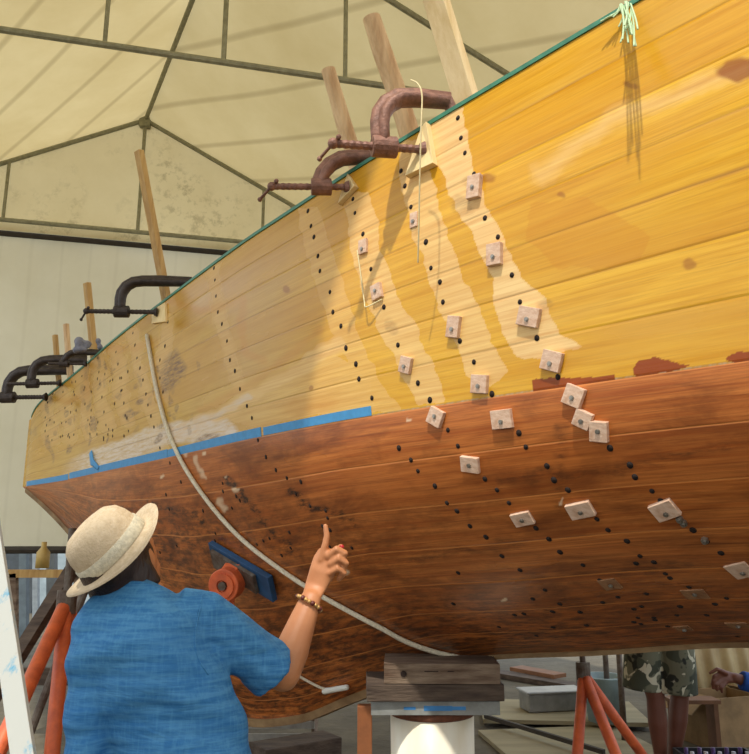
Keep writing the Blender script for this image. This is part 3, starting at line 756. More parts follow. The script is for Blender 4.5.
# ------------------------------------------------------------ people
SK = simple('tan_skin', (196, 132, 88), .5, var=.06, scale=10, bump=.05, c2=(180, 116, 74))
SKD = simple('dark_skin', (112, 66, 48), .5, var=.08, scale=10, bump=.05)
HAIR = simple('dark_hair', (58, 38, 30), .5, scale=40, stretch=(1, 1, .2), bump=.5, c2=(26, 16, 13))
NAIL = simple('red_nail', (190, 24, 34), .3, bump=0)
STRAW = simple('straw_hat', (206, 186, 156), .8, scale=70, c2=(188, 166, 134), bump=.4)
BAND = simple('hat_band', (212, 202, 176), .7, scale=90, bump=.3)
def shirt_mat():
    m = NM('blue_woven_shirt'); co = m.n('TexCoord').outputs['Object']
    n1 = m.noise(m.mapping(co, (14, 14, 130)), 1, 4, .6); n2 = m.noise(m.mapping(co, (130, 130, 14)), 1, 3, .6); n3 = m.noise(co, 5, 4)
    c = m.mix(m.ramp(n1, [(.38, g4(0)), (.62, g4(1))]), lin((50, 112, 166)), lin((76, 136, 182)))
    c = m.mix(m.math('MULTIPLY', m.ramp(n2, [(.45, g4(0)), (.7, g4(1))]), .35), c, lin((96, 160, 200)))
    c = m.mix(m.math('MULTIPLY', m.ramp(n3, [(.45, g4(0)), (.7, g4(1))]), .3), c, lin((30, 96, 160)))
    m.l(c, m.b.inputs['Base Color']); m.b.inputs['Roughness'].default_value = .75; m.b.inputs['Specular IOR Level'].default_value = .25
    w = m.n('TexWave', wave_type='BANDS', bands_direction='Z'); w.inputs['Scale'].default_value = 11; w.inputs['Distortion'].default_value = 1.5
    w.inputs['Detail'].default_value = 1; w.inputs['Detail Scale'].default_value = .5
    m.l(co, w.inputs['Vector'])
    fold = m.noise(m.mapping(co, (3, 3, 9), rot=(0, .4, 0)), 1.6, 3, .5, .8)
    h = m.math('ADD', m.math('MULTIPLY', w.outputs['Fac'], .12), m.math('ADD', m.math('MULTIPLY', n1, .15), m.math('MULTIPLY', fold, 1.1)))
    m.bump(h, .55, .02); return m.m
SH = shirt_mat()
def hand(mb, wrist, mid, tips, r=.008):
    pass
def q3(px, py, y): return P(px, py, y)
# woman, seen from behind, pointing up at the planks with her right hand
fl = Vector((-.42, 1.86, 0))
woman = thing('person', fl, 'person in a blue shirt and straw hat, back turned, pointing up at the planks', 'person')
Y0 = 1.76

sR, eR, wR = q3(206, 624, Y0+.02), q3(283, 674, Y0+.12), q3(311, 598, Y0+.17)
sL, eL, wL = q3(89, 640, Y0-.02), q3(86, 765, Y0-.06), Vector((-.52, 2.0, .84))
body = MB()
XS = Vector((1, -.12, 0)).normalized()
def ctr(px, z, dy=0):   # torso centre at height z below a pixel column
    y = Y0+dy; d = y*CT+(z-H)*ST; return Vector(((px-374.5)/F*d, y, z))
neck_b, head_c = q3(146, 600, Y0+.03), q3(122, 560, Y0+.04)
torso = [(ctr(165, .80), .15), (ctr(172, .90), .165), (ctr(176, 1.0), .148), (ctr(162, 1.10), .14), (ctr(140, 1.20), .15), (ctr(138, 1.27), .145), (ctr(142, 1.315, .01), .105), (ctr(146, 1.345, .02), .055)]
body.chain([t[0] for t in torso], [t[1]-.020 for t in torso], 24, .62, ax=XS)
body.chain([neck_b-Vector((0, -.01, .03)), neck_b, head_c-Vector((0, 0, .03))], [.055, .05, .05], 14)
FD = Vector((.22, .83, .52)).normalized()               # where she looks: up and to the right
HU = (Vector((-.34, -.36, .86)) - FD*Vector((-.34, -.36, .86)).dot(FD)).normalized(); HR = FD.cross(HU)
HM = Matrix((HR, FD, HU)).transposed()
body.ball(head_c, (.072, .09, .092), 24, HM); body.ball(head_c+HM @ Vector((0, .03, -.055)), (.05, .055, .05), 18, HM)
body.chain([head_c+HM @ Vector((0, .085, .012)), head_c+HM @ Vector((0, .108, -.018))], [.009, .014], 10)       # nose
for sx in (-1, 1):
    body.ball(head_c+HM @ Vector((sx*.073, .0, -.01)), (.01, .018, .03), 12, HM)
    body.ball(head_c+HM @ Vector((sx*.03, .078, .018)), (.014, .01, .009), 10, HM)
body.ball(head_c+HM @ Vector((0, .088, -.05)), (.024, .009, .008), 12, HM)
# arms
body.chain([sR-Vector((.04, 0, -.0)), sR, sR.lerp(eR, .5), eR], [.05, .05, .045, .04], 16)
body.chain([eR, eR.lerp(wR, .3), eR.lerp(wR, .7), wR], [.041, .042, .034, .027], 16, [.95, .95, .85, .75], ax=(1, -.3, 0))
body.chain([sL+Vector((.02, 0, -.01)), sL.lerp(eL, .5), eL], [.036, .036, .034], 14); body.chain([eL, eL.lerp(wL, .4), wL], [.038, .036, .025], 14)
# right hand: index up, other fingers curled, thumb across
yh = Y0+.19
palm = [wR, q3(316, 586, yh), q3(322, 572, yh), q3(326, 560, yh+.005), q3(328, 553, yh+.005)]
body.chain(palm, [.026, .03, .034, .034, .028], 16, .48, ax=(1, -.1, .35))
def finger(pts, rr): body.chain(pts, rr, 12)
finger([q3(321, 560, yh-.004), q3(325, 546, yh-.008), q3(327, 536, yh-.008), q3(325.5, 526, yh-.006)], [.0105, .0095, .0085, .0068])
finger([q3(329, 556, yh-.012), q3(337, 549, yh-.026), q3(345, 553, yh-.02), q3(342, 562, yh-.002)], [.0105, .0105, .0098, .0085])
finger([q3(331, 564, yh-.014), q3(339, 558, yh-.028), q3(346, 563, yh-.02), q3(342, 571, yh-.002)], [.0102, .0102, .0095, .0082])
finger([q3(330, 573, yh-.012), q3(338, 568, yh-.024), q3(344, 573, yh-.016), q3(339, 579, yh-.002)], [.0095, .0095, .0088, .0075])
finger([q3(320, 574, yh+.02), q3(328, 560, yh+.036), q3(337, 550, yh+.03), q3(341, 547, yh+.008)], [.0125, .011, .01, .0085])
# left hand resting by the hip
hd = Vector((.04, .10, -.04)).normalized()
body.chain([wL, wL+hd*.05, wL+hd*.085], [.025, .036, .034], 14, .5, ax=(1, 0, .4))
for k in range(4):
    o_ = Vector((1, 0, .4)).normalized()*(-.027+.018*k); a0 = wL+hd*.085+o_; L_ = (.062, .072, .068, .055)[k]
    finger([a0, a0+hd*L_*.5+Vector((0, 0, -.006)), a0+hd*L_*.8+Vector((0, -.004, -.03))], [.009, .0085, .007])
finger([wL+hd*.02+Vector((.025, 0, 0)), wL+hd*.05+Vector((.05, 0, -.01)), wL+hd*.075+Vector((.056, 0, -.025))], [.011, .0095, .008])
# legs
for sx in (-1, 1):
    hip = ctr(155, .82)+XS*sx*.08; kn = Vector((fl.x+sx*.1, fl.y+.02, .44)); an = Vector((fl.x+sx*.11, fl.y+.02, .08))
    body.chain([hip, hip.lerp(kn, .4), kn, kn.lerp(an, .35), an], [.088, .08, .055, .052, .034], 16)
    body.chain([an+Vector((0, -.03, -.03)), an+Vector((sx*.02, .08, -.045)), an+Vector((sx*.03, .15, -.055))], [.032, .034, .024], 12, .7, ax=(1, 0, 0))
fuse('body', body, .0036, SK, woman, 3)
# shirt
sh = MB()
sh.chain([ctr(165, .86), ctr(174, .93), ctr(180, 1.0), ctr(172, 1.07), ctr(158, 1.14), ctr(140, 1.22), ctr(139, 1.275), ctr(142, 1.315, .01), ctr(147, 1.345, .02)],
         [.182, .174, .160, .150, .150, .156, .152, .112, .068], 28, [.68, .68, .68, .68, .68, .66, .62, .6, .9], ax=XS, cap=False)
sh.chain([ctr(175, 1.30), sR+Vector((-.01, 0, .012)), sR.lerp(eR, .3), sR.lerp(eR, .6), sR.lerp(eR, .80)], [.05, .064, .064, .063, .066], 20, cap=False)
sh.chain([sR.lerp(eR, .66)+Vector((0,0,-.004)), sR.lerp(eR, .88)+Vector((0,0,-.006))], [.066, .070], 20, cap=False)                          # turned-back cuff
sh.chain([ctr(105, 1.29), sL+Vector((.012, 0, .012)), sL.lerp(eL, .45), sL.lerp(eL, .9), eL.lerp(wL, .12)], [.05, .058, .046, .042, .042], 20)
shirt = fuse('shirt', sh, .006, SH, woman, 6)
meS = shirt.data; nrm = [v.normal.copy() for v in meS.vertices]
for v, nn in zip(meS.vertices, nrm):
    c = v.co; a = c.z+.35*abs(c.x+.45)
    d1 = mnoise.noise(Vector((c.x*3.2, c.y*3, a*17))); d2 = mnoise.noise(Vector((c.x*9+4, c.y*9, c.z*11)))
    arm = max(0, min(1, (c.x+.40)/.08))*max(0, min(1, (1.33-c.z)/.05)); d3 = mnoise.noise(Vector(((c.x+c.z)*22, c.y*4, (c.x-c.z)*4)))
    v.co = c+nn*(.017*d1*(1-arm*.6)*max(0, min(1, (1.31-c.z)/.05))+.004*d2+.008*d3*arm)
meS.update(); shirt['label'] = 'blue woven shirt with turned-back sleeves'
b = MB(); cb = neck_b+Vector((.002, .0, .012)); CR = Matrix.Rotation(.35, 3, 'Y') @ Matrix.Rotation(-.3, 3, 'X')
b.lathe([(.074, -.03), (.066, .0), (.060, .020), (.066, .022), (.077, -.002), (.088, -.026), (.086, -.034), (.074, -.03)], cb, CR, 28, wob=lambda v, a, i: Vector((v.x, v.y*.85, v.z)))
b.build('collar', SH, woman, smooth=True)
# raised seams where the sleeve and the back yoke join
dgv = [v.co.copy() for v in shirt.data.vertices]; sbv = BVHTree.FromPolygons(dgv, [tuple(p.vertices) for p in shirt.data.polygons])
def on_shirt(px, py):
    r = ray(px, py).normalized(); l, n_, i, d = sbv.ray_cast(Vector((0, 0, H)), r); return l-r*.0005 if l else None
for name_, line in (('sleeve_seam', [(203, 596), (200, 608), (197, 622), (195, 636), (196, 650), (200, 662), (208, 674)])  ,):
    pts = [q for q in (on_shirt(*p) for p in line) if q]
    if len(pts) > 2: b = MB(); b.chain(smooth_path(pts, 6), .0022, 6); so2 = b.build(name_, SH, shirt, smooth=True); so2.location = (0, 0, 0)
# trousers
tr = MB(); 
for sx in (-1, 1):
    hip = ctr(155, .84)+XS*sx*.075; kn = Vector((fl.x+sx*.1, fl.y+.02, .44)); an = Vector((fl.x+sx*.11, fl.y+.02, .1))
    tr.chain([hip, hip.lerp(kn, .4), kn, an], [.088, .092, .078, .072], 18)
tr.chain([ctr(162, .80), ctr(168, .90)], [.145, .14], 22, .62, ax=XS)
fuse('trousers', tr, .009, simple('beige_trousers', (150, 138, 116), .8, scale=30), woman, 4)
# hair
hr = MB(); hr.ball(head_c+HM @ Vector((0, -.018, .006)), (.084, .088, .094), 22, HM)
for k in range(13):
    a = math.radians(-70+k*140/12); bx = HM @ Vector((math.sin(a)*.072, -math.cos(a)*.078, -.02)); n_ = head_c+bx
    hr.chain([n_, n_+HM @ Vector((math.sin(a)*.008, -math.cos(a)*.004, -.035)), n_+Vector((0, 0, -.06))+HM @ Vector((0, .0, -.012))], [.022, .02, .008], 10)
fuse('hair', hr, .005, HAIR, woman, 2)
# hat
hat_c = q3(117, 553, Y0+.02)
HA = Vector((-.62, -.42, .62)).normalized(); HX = Vector((.62, -.10, .78)); HX = (HX-HA*HX.dot(HA)).normalized(); HY = HA.cross(HX)
HT = Matrix((HX, HY, HA)).transposed()
def brimwob(v, a, i):
    r = math.hypot(v.x, v.y)
    if r > .095: v = Vector((v.x, v.y, v.z+.014*math.sin(2*a+.6)*(r-.09)/.05))
    return v
b = MB()
b.lathe([(.136, .006), (.134, .010), (.115, .004), (.092, .008), (.088, .03), (.084, .06), (.076, .082), (.058, .097), (.03, .103), (.0005, .100)], hat_c-HA*.002, HT, 44, wob=brimwob)
b.lathe([(.136, .006), (.115, -.001), (.089, .003), (.084, .03), (.08, .058), (.07, .079), (.05, .092), (.0005, .096)], hat_c-HA*.002, HT, 44, wob=brimwob)
hat = b.build('hat', STRAW, woman, smooth=True); hat['label'] = 'cream straw hat with a pale band'
b = MB(); b.lathe([(.0925, .010), (.0935, .012), (.0895, .038), (.0865, .039)], hat_c-HA*.002, HT, 44)
hb = b.build('hat_band', BAND, hat, smooth=True); hb.location = (0, 0, 0)
# bracelet and nail
b = MB(); ad = (wR-eR).normalized(); bc = eR.lerp(wR, .93); bx = ad.orthogonal().normalized(); by = ad.cross(bx)
tilt = (ad+Vector((.25, 0, .1))).normalized(); bx = (bx-tilt*bx.dot(tilt)).normalized(); by = tilt.cross(bx)
ring = [bc+bx*.033*math.cos(a)+by*.033*math.sin(a) for a in [2*math.pi*k/22 for k in range(22)]]
for k, p in enumerate(ring): b.ball(p, (.0055 if k % 3 else .0065), 10, mi=0 if k % 3 else 1)
b.build('bracelet', [simple('gold_bead', (226, 178, 110), .3, .5, scale=50), simple('dark_bead', (110, 50, 40), .3)], woman, smooth=True)
b = MB(); b.ball(q3(341.5, 547, yh+.0015), (.007, .004, .006), 12); b.build('nail', NAIL, woman, smooth=True)['label'] = 'red painted nail'

# man in camouflage shorts beyond the hull
mf = Vector((1.88, 4.95, 0))
man = thing('person', mf, 'person standing beyond the hull in camouflage shorts, only the legs showing', 'person')
mb_ = MB()
def mz(px, z, y=4.95): d = y*CT+(z-H)*ST; return Vector(((px-374.5)/F*d, y, z))
for (hx, kx, ax_, yk) in ((645, 656, 662, 4.93), (676, 680, 673, 5.02)):
    hip = mz(hx, .86); kn = mz(kx, .48, yk); an = mz(ax_, .085, yk+.02)
    mb_.chain([hip, hip.lerp(kn, .5), kn+Vector((0, 0, .02)), kn.lerp(an, .3), kn.lerp(an, .7), an], [.085, .075, .055, .058, .042, .036], 16)
    mb_.chain([an+Vector((0, .04, -.03)), an+Vector((0, -.07, -.045)), an+Vector((0, -.15, -.055))], [.034, .036, .026], 12, .7, ax=(1, 0, 0))
mc = mz(662, .95)
mb_.chain([mc+Vector((0, 0, -.08)), mc, mc+Vector((0, 0, .15)), mc+Vector((0, 0, .38)), mc+Vector((0, 0, .47)), mc+Vector((0, 0, .52))], [.15, .15, .14, .17, .14, .06], 22, .62, ax=(1, 0, 0))
mb_.chain([mc+Vector((0, 0, .5)), mc+Vector((0, 0, .62))], [.055, .05], 12); mb_.ball(mc+Vector((0, -.01, .70)), (.075, .09, .105), 20)
mb_.ball(mc+Vector((0, -.1, .69)), (.012, .02, .02), 10)
for sx in (-1, 1):
    mb_.ball(mc+Vector((sx*.075, 0, .69)), (.01, .018, .03), 10)
    s_, e_, w_ = mc+Vector((sx*.17, 0, .43)), mc+Vector((sx*.24, -.02, .17)), mc+Vector((sx*.2, -.22, .10))
    mb_.chain([s_, s_.lerp(e_, .5), e_], [.05, .045, .038], 12); mb_.chain([e_, w_], [.038, .026], 12); d_ = (w_-e_).normalized()
    mb_.chain([w_, w_+d_*.08], [.026, .035], 12, .5, ax=(1, 0, 0))
    for k in range(4): a0 = w_+d_*.08+Vector((-.026+.017*k, 0, 0)); mb_.chain([a0, a0+d_*.04, a0+d_*.055+Vector((0, 0, -.03))], [.009, .008, .007], 8)
    a0 = w_+d_*.03+Vector((-sx*.03, 0, 0)); mb_.chain([a0, a0+d_*.03+Vector((-sx*.025, 0, 0))], [.011, .009], 8)
fuse('body', mb_, .006, SKD, man, 3)
mcam = NM('camouflage_cloth'); co = mcam.n('TexCoord').outputs['Object']
c_ = mcam.mix(mcam.ramp(mcam.noise(co, 9, 2, .5, .6), [(.47, g4(0)), (.5, g4(1))]), lin((66, 72, 58)), lin((108, 110, 90)))
c_ = mcam.mix(mcam.ramp(mcam.noise(mcam.mapping(co, (1, 1, 1), (3, 1, 2)), 11, 2, .5, .8), [(.57, g4(0)), (.59, g4(1))]), c_, lin((198, 196, 172)))
c_ = mcam.mix(mcam.ramp(mcam.noise(mcam.mapping(co, (1, 1, 1), (7, 5, 2)), 10, 2), [(.57, g4(0)), (.6, g4(1))]), c_, lin((34, 38, 32)))
mcam.l(c_, mcam.b.inputs['Base Color']); mcam.b.inputs['Roughness'].default_value = .85
s2 = MB()
for (hx, kx, zb, r) in ((643, 642, .55, .115), (674, 676, .53, .125)):
    s2.chain([mz(hx, .88), mz((hx+kx)/2, .7), mz(kx, zb)], [.11, r, r*1.03], 20, cap=False)
s2.chain([mc+Vector((0, 0, -.1)), mc+Vector((0, 0, .05))], [.175, .165], 22, .7, ax=(1, 0, 0), cap=False)
fuse('shorts', s2, .009, mcam.m, man, 2)
s3 = MB(); s3.chain([mc+Vector((0, 0, .0)), mc+Vector((0, 0, .15)), mc+Vector((0, 0, .38)), mc+Vector((0, 0, .47)), mc+Vector((0, 0, .52))], [.17, .16, .185, .155, .075], 22, .66, ax=(1, 0, 0), cap=False)
for sx in (-1, 1): s3.chain([mc+Vector((sx*.12, 0, .44)), mc+Vector((sx*.2, 0, .33))], [.06, .062], 14, cap=False)
fuse('vest', s3, .01, simple('grey_shirt', (110, 110, 104), .8), man, 3)
b = MB(); b.ball(mc+Vector((0, .012, .735)), (.082, .09, .085), 20); b.build('hair', HAIR, man, smooth=True)
# worker in blue at the right edge: squatting, arm reaching in
wf = Vector((2.62, 4.6, 0))
wk = thing('person', wf, 'person in a blue sleeve at the right edge reaching an arm in under the hull', 'person')
wb = MB(); hipc = Vector((2.75, 4.7, .28)); chc = Vector((2.66, 4.62, .68)); hdc = Vector((2.58, 4.56, .98))
wb.chain([hipc, hipc.lerp(chc, .5), chc, chc+Vector((0, 0, .1))], [.15, .14, .16, .07], 20, .7, ax=(0, 1, 0))
wb.chain([chc+Vector((-.02, -.02, .1)), hdc], [.05, .05], 12); wb.ball(hdc+Vector((-.01, 0, .03)), (.09, .078, .105), 20); wb.ball(hdc+Vector((-.1, 0, .02)), (.018, .012, .018), 10)
for sy in (-1, 1):
    kn = Vector((2.42, 4.62+sy*.16, .42)); an = Vector((2.56, 4.62+sy*.13, .08)); hp2 = hipc+Vector((-.02, sy*.09, 0))
    wb.chain([hp2, hp2.lerp(kn, .5), kn], [.085, .075, .055], 14); wb.chain([kn, kn.lerp(an, .4), an], [.055, .055, .036], 14)
    wb.chain([an+Vector((.04, 0, -.03)), an+Vector((-.13, 0, -.055))], [.034, .028], 12, .7, ax=(0, 1, 0))
    wb.ball(hdc+Vector((.0, sy*.078, .02)), (.018, .01, .03), 10)
s_, e_, w_ = chc+Vector((-.03, -.17, .02)), P(775, 690, 4.42), P(735, 678, 4.42)
wb.chain([s_, s_.lerp(e_, .5), e_], [.05, .045, .04], 14); wb.chain([e_, w_], [.04, .028], 14)
k0 = P(722, 676, 4.42); wb.chain([w_, k0], [.028, .038], 14, .5, ax=(0, .5, 1))
for (a_, b_, c_) in (((722, 672), (714, 676), (712, 684)), ((721, 675), (713, 681), (713, 688)), ((723, 679), (716, 685), (717, 690)), ((726, 682), (721, 688), (722, 692))):
    wb.chain([P(*a_, 4.41), P(*b_, 4.39), P(*c_, 4.40)], [.0125, .011, .009], 10)
wb.chain([P(726, 673, 4.40), P(717, 669, 4.38), P(710, 673, 4.38)], [.014, .012, .009], 10)
s_2, e_2, w_2 = chc+Vector((-.03, .17, .02)), Vector((2.5, 4.85, .5)), Vector((2.36, 4.72, .46))
wb.chain([s_2, e_2], [.05, .04], 14); wb.chain([e_2, w_2], [.04, .028], 12); wb.chain([w_2, w_2+Vector((-.07, -.03, 0))], [.028, .034], 12, .5)
fuse('body', wb, .0055, SKD, wk, 3)
BL = simple('royal_blue_cloth', (24, 84, 176), .8, scale=20, c2=(14, 52, 130))
ws = MB(); ws.chain([hipc+Vector((-.02, 0, .06)), hipc.lerp(chc, .5), chc, chc+Vector((0, 0, .11))], [.17, .16, .175, .085], 20, .74, ax=(0, 1, 0), cap=False)
ws.chain([s_, s_.lerp(e_, .5), e_], [.062, .058, .054], 16); ws.chain([e_, P(741, 680, 4.42)], [.054, .052], 16, cap=False)
ws.chain([s_2, e_2], [.062, .054], 16); ws.chain([e_2, e_2.lerp(w_2, .7)], [.054, .04], 14, cap=False)
fuse('jacket', ws, .008, BL, wk, 3)
wp = MB()
for sy in (-1, 1):
    kn = Vector((2.42, 4.62+sy*.16, .42)); an = Vector((2.56, 4.62+sy*.13, .08)); hp2 = hipc+Vector((-.02, sy*.09, 0))
    wp.chain([hp2, hp2.lerp(kn, .5), kn], [.11, .09, .07], 14); wp.chain([kn, kn.lerp(an, .8)], [.07, .06], 14)
fuse('trousers', wp, .009, simple('grey_trousers', (84, 82, 78), .8), wk, 3)
b = MB(); b.ball(hdc+Vector((.012, 0, .055)), (.09, .084, .088), 18); b.build('hair', HAIR, wk, smooth=True)

# ------------------------------------------------------------ props, blocks and stands under the hull
OR = simple('orange_paint', (226, 108, 58), .5, scale=14, c2=(186, 84, 50), bump=.2)
RUSTM = simple('worn_steel', (116, 108, 98), .6, .3, scale=24, c2=(82, 62, 50))
OLD = simple('weathered_timber', (138, 118, 98), .85, scale=12, c2=(84, 62, 46), stretch=(.4, 1, 2.5), bump=.6)
OLD2 = simple('dark_old_timber', (96, 80, 66), .85, scale=12, c2=(56, 42, 34), stretch=(.4, 1, 2.5), bump=.6)
GREYB = simple('grey_paint_block', (148, 150, 146), .7, scale=9, c2=(108, 106, 100))
WHT = simple('white_paint', (232, 232, 222), .5, var=.06, scale=6)
def timber(name, px0, px1, y, z0, z1, dy, mat, label, cat, turn=0.0, group=None, marks=None):
    a, c = P(px0, 0, y), P(px1, 0, y)
    zc = (z0+z1)/2; d = y*CT+(zc-H)*ST; xa, xb = (px0-374.5)/F*d, (px1-374.5)/F*d
    b = MB(); R = Matrix.Rotation(turn, 3, 'Z'); ctr_ = Vector(((xa+xb)/2, y+dy/2, zc))
    b.box(ctr_, (xb-xa, dy, z1-z0), R)
    mats = [mat]
    if marks: marks(b, ctr_, R, xb-xa, dy, z1-z0); mats = [mat, M['hole'], simple('blue_smear', (60, 130, 190), .6)]
    return tag(b.build(name, mats, None, bevel=.004, at=Vector((ctr_.x, ctr_.y, z0))), label, cat, group)
def m1(b, c, R, w, d, h):
    b.cyl(c+Vector((-w*.34, -d/2-.001, 0)), c+Vector((-w*.34, -d/2+.01, 0)), .013, 12, mi=1)
    for x in (-.1, .1, .3): b.box(c+Vector((x*w, -d/2-.0005, .01)), (.06, .002, .004), mi=1)
def m2(b, c, R, w, d, h):
    for x, ww, hh in ((.02, .12, .02), (-.2, .05, .012), (.18, .06, .015)): b.box(c+Vector((x*w, -d/2-.0005, 0)), (ww, .002, hh), mi=2)
timber('timber_block', 385, 501, 3.36, .86, .94, .30, OLD, 'weathered timber block with a bolt hole wedged under the keel', 'timber block', -.03, None, m1)
timber('timber_block', 366, 504, 3.36, .790, .857, .34, OLD2, 'dark timber block below the one with the bolt hole', 'timber block', .02)
timber('steel_block', 371, 500, 3.38, .733, .787, .36, GREYB, 'grey block smeared with blue paint on top of the white drum', 'block', 0, None, m2)
dc = P(432, 715, 3.58); dc.z = 0
dr = thing('drum', dc, 'white drum with a rusty rim carrying the keel blocks', 'drum')
b = MB(); b.lathe([(.0005, .001), (.18, .001), (.185, .02), (.183, .22), (.188, .23), (.183, .24), (.183, .43), (.188, .44), (.183, .45), (.185, .70), (.0005, .70)], dc, None, 36); b.build('barrel', simple('drum_white', (236, 230, 212), .45, scale=5, c2=(222, 206, 176), stretch=(1, 1, .3)), dr, smooth=True)
b = MB(); b.lathe([(.186, .70), (.192, .705), (.192, .729), (.17, .731), (.17, .701)], dc, None, 36); b.build('rim', simple('rusty_rim', (112, 66, 44), .8, .2, scale=40), dr, smooth=True)
timber('wooden_post', 357, 372, 3.72, .0, .70, .06, simple('brown_post', (150, 90, 50), .7, scale=10), 'short brown post left of the white drum', 'post')
for i, (x0, x1, y, lab) in enumerate([(262, 330, 4.75, 'timber stack under the deepest part of the keel')]):
    bb = thing('keel_block', P(x0+34, 740, y), lab, 'timber block'); bb.location.z = 0
    for k in range(3):
        b = MB(); zc = .05+k*.105; c = bb.location+Vector((0, 0, zc)); b.box(c, (.5 if k % 2 == 0 else .2, .22 if k % 2 == 0 else .4, .1), Matrix.Rotation(.3*k, 3, 'Z')); b.build('baulk', OLD2, bb, bevel=.006)
def to_floor(a, c):
    d = (c-a); return a + d*((a.z-.02)/-d.z) if d.z < -.01 else c
def legs_thing(name, label, top, feet, r, mat, cap=True, cat='jack stand', brace=None, group='orange jack stands', collar=True, rise=.1):
    t = thing(name, Vector((top.x, top.y, 0)), label, cat, group)
    for f_ in feet:
        b = MB(); b.cyl(top-Vector((0, 0, .03)), f_, r, 14); b.build('leg', mat, t, smooth=True)
        b = MB(); b.box(Vector((f_.x, f_.y, .012)), (.1, .1, .02)); b.build('foot', RUSTM, t)
    if collar:
        b = MB(); b.cyl(top-Vector((0, 0, .09)), top+Vector((0, 0, .03)), r*1.35, 16); b.build('collar', RUSTM, t)
    b = MB(); b.cyl(top, top+Vector((0, 0, rise)), r*.55, 12); b.build('screw', RUSTM, t)
    if brace:
        for k in range(len(feet)):
            a_, c_ = top.lerp(feet[k], brace), top.lerp(feet[(k+1) % len(feet)], brace)
            b = MB(); b.cyl(a_, c_, r*.45, 8); b.build('brace', mat, t)
    return t
tp_ = P(583, 668, 4.25)
legs_thing('jack_stand', 'orange tripod jack stand standing under the hull beside the camouflage shorts', tp_,
           [to_floor(tp_, P(577, 754, 4.1)), to_floor(tp_, P(617, 754, 4.0)), to_floor(tp_, P(643, 754, 4.55))], .028, OR, rise=.32)
tl = P(67, 596, 4.1)
legs_thing('jack_stand', 'orange jack stand with thick legs beside the leaning white plank', tl,
           [to_floor(tl, P(2, 740, 3.6)), to_floor(tl, P(52, 754, 3.9)), to_floor(tl, P(100, 760, 4.6))], .037, OR, rise=.35)
t2 = P(78, 560, 4.7)
b = MB(); b.beam(t2, to_floor(t2, P(25, 645, 4.3)), .075, .05); tag(b.build('prop_timber', OLD2, None, at=to_floor(t2, P(25, 645, 4.3))), 'dark timber prop leaning behind the thick orange stand', 'timber prop')
t3 = P(92, 572, 4.4)
b = MB(); b.cyl(t3, to_floor(t3, P(62, 650, 4.3)), .022, 10); tag(b.build('steel_pipe', RUSTM, None, at=to_floor(t3, P(62, 650, 4.3))), 'thin grey pipe leaning between the orange stand and the blue shirt', 'pipe')
t4 = P(8, 680, 3.9)
# stand with a padded orange head against the bilge
h = on_hull(245, 568); loc, nor = h[0], h[1]
st = thing('hull_prop', Vector((loc.x+nor.x*.3, loc.y+nor.y*.3-.02, 0)), 'hull prop with a blue board and orange swivel head behind the blue shoulder', 'prop', 'orange jack stands')
e1 = (on_hull(272, 584)[0]-on_hull(214, 550)[0]); e1.normalize(); e1 = (e1-nor*e1.dot(nor)).normalized(); e2 = nor.cross(e1)
R = Matrix((e1, e2, nor)).transposed()
b = MB(); b.box(loc+nor*.022, (.50, .15, .03), R); b.build('board', simple('blue_painted_board', (34, 84, 130), .6, c2=(30, 60, 90)), st, bevel=.003)
b = MB(); b.box(loc+nor*.05-e1*.03, (.36, .11, .02), R); b.build('plate', RUSTM, st)
hc = P(237, 583, (loc+nor*.12).y)
hc = loc+nor*.14-e1*.0+Vector((0.02, 0, -.005)); sd_ = Vector((1, .1, 0))
AX = Vector((-.25, -.93, -.15)).normalized()
b = MB(); b.cyl(hc+AX*-.045, hc+AX*.045, .082, 28); b.beam(loc+nor*.045-e1*.02, hc, .11, .09, e1)
lowp = P(224, 616, hc.y); b.beam(hc+AX*.02, lowp, .055, .02, AX); b.beam(hc-AX*.04, lowp-AX*.05, .055, .02, AX)
b.build('swivel_head', OR, st, bevel=.006)
b = MB(); b.lathe([(.03, .045), (.06, .045), (.06, .056), (.03, .056), (.03, .045)], hc, AX.to_track_quat('Z', 'Y').to_matrix(), 24); b.build('bearing_ring', OR, st)
b = MB(); b.cyl(hc-AX*.06, hc+AX*.06, .022, 8); b.build('pivot_bolt', RUSTM, st)
st_l = Vector((lowp.x-.02, lowp.y+.02, 0)); hc = lowp
base = Vector((st_l.x, st_l.y, .02)); b = MB(); b.cyl(hc, hc.lerp(base, .35), .036, 12); b.build('inner_tube', OR, st, smooth=True)
b = MB(); b.cyl(hc.lerp(base, .3), base, .045, 12); b.build('leg', OR, st, smooth=True)
b = MB(); b.box(Vector((base.x, base.y, .012)), (.25, .25, .02)); b.build('foot', RUSTM, st)
cord('rope', [hp_(x, y, .012) for x, y in [(296, 672), (308, 679), (322, 686), (330, 688)]], .007, M['rope'], 'thin pale rope end lying against the keel by the elbow', 'rope')
b = MB(); b.chain([hp_(326, 689, .015), hp_(348, 684, .02)], [.016, .014], 10); tag(b.build('white_tube', WHT, None, smooth=True, at=hp_(326, 689, .015)), 'short white tube tied to the end of the thin pale rope', 'tube')
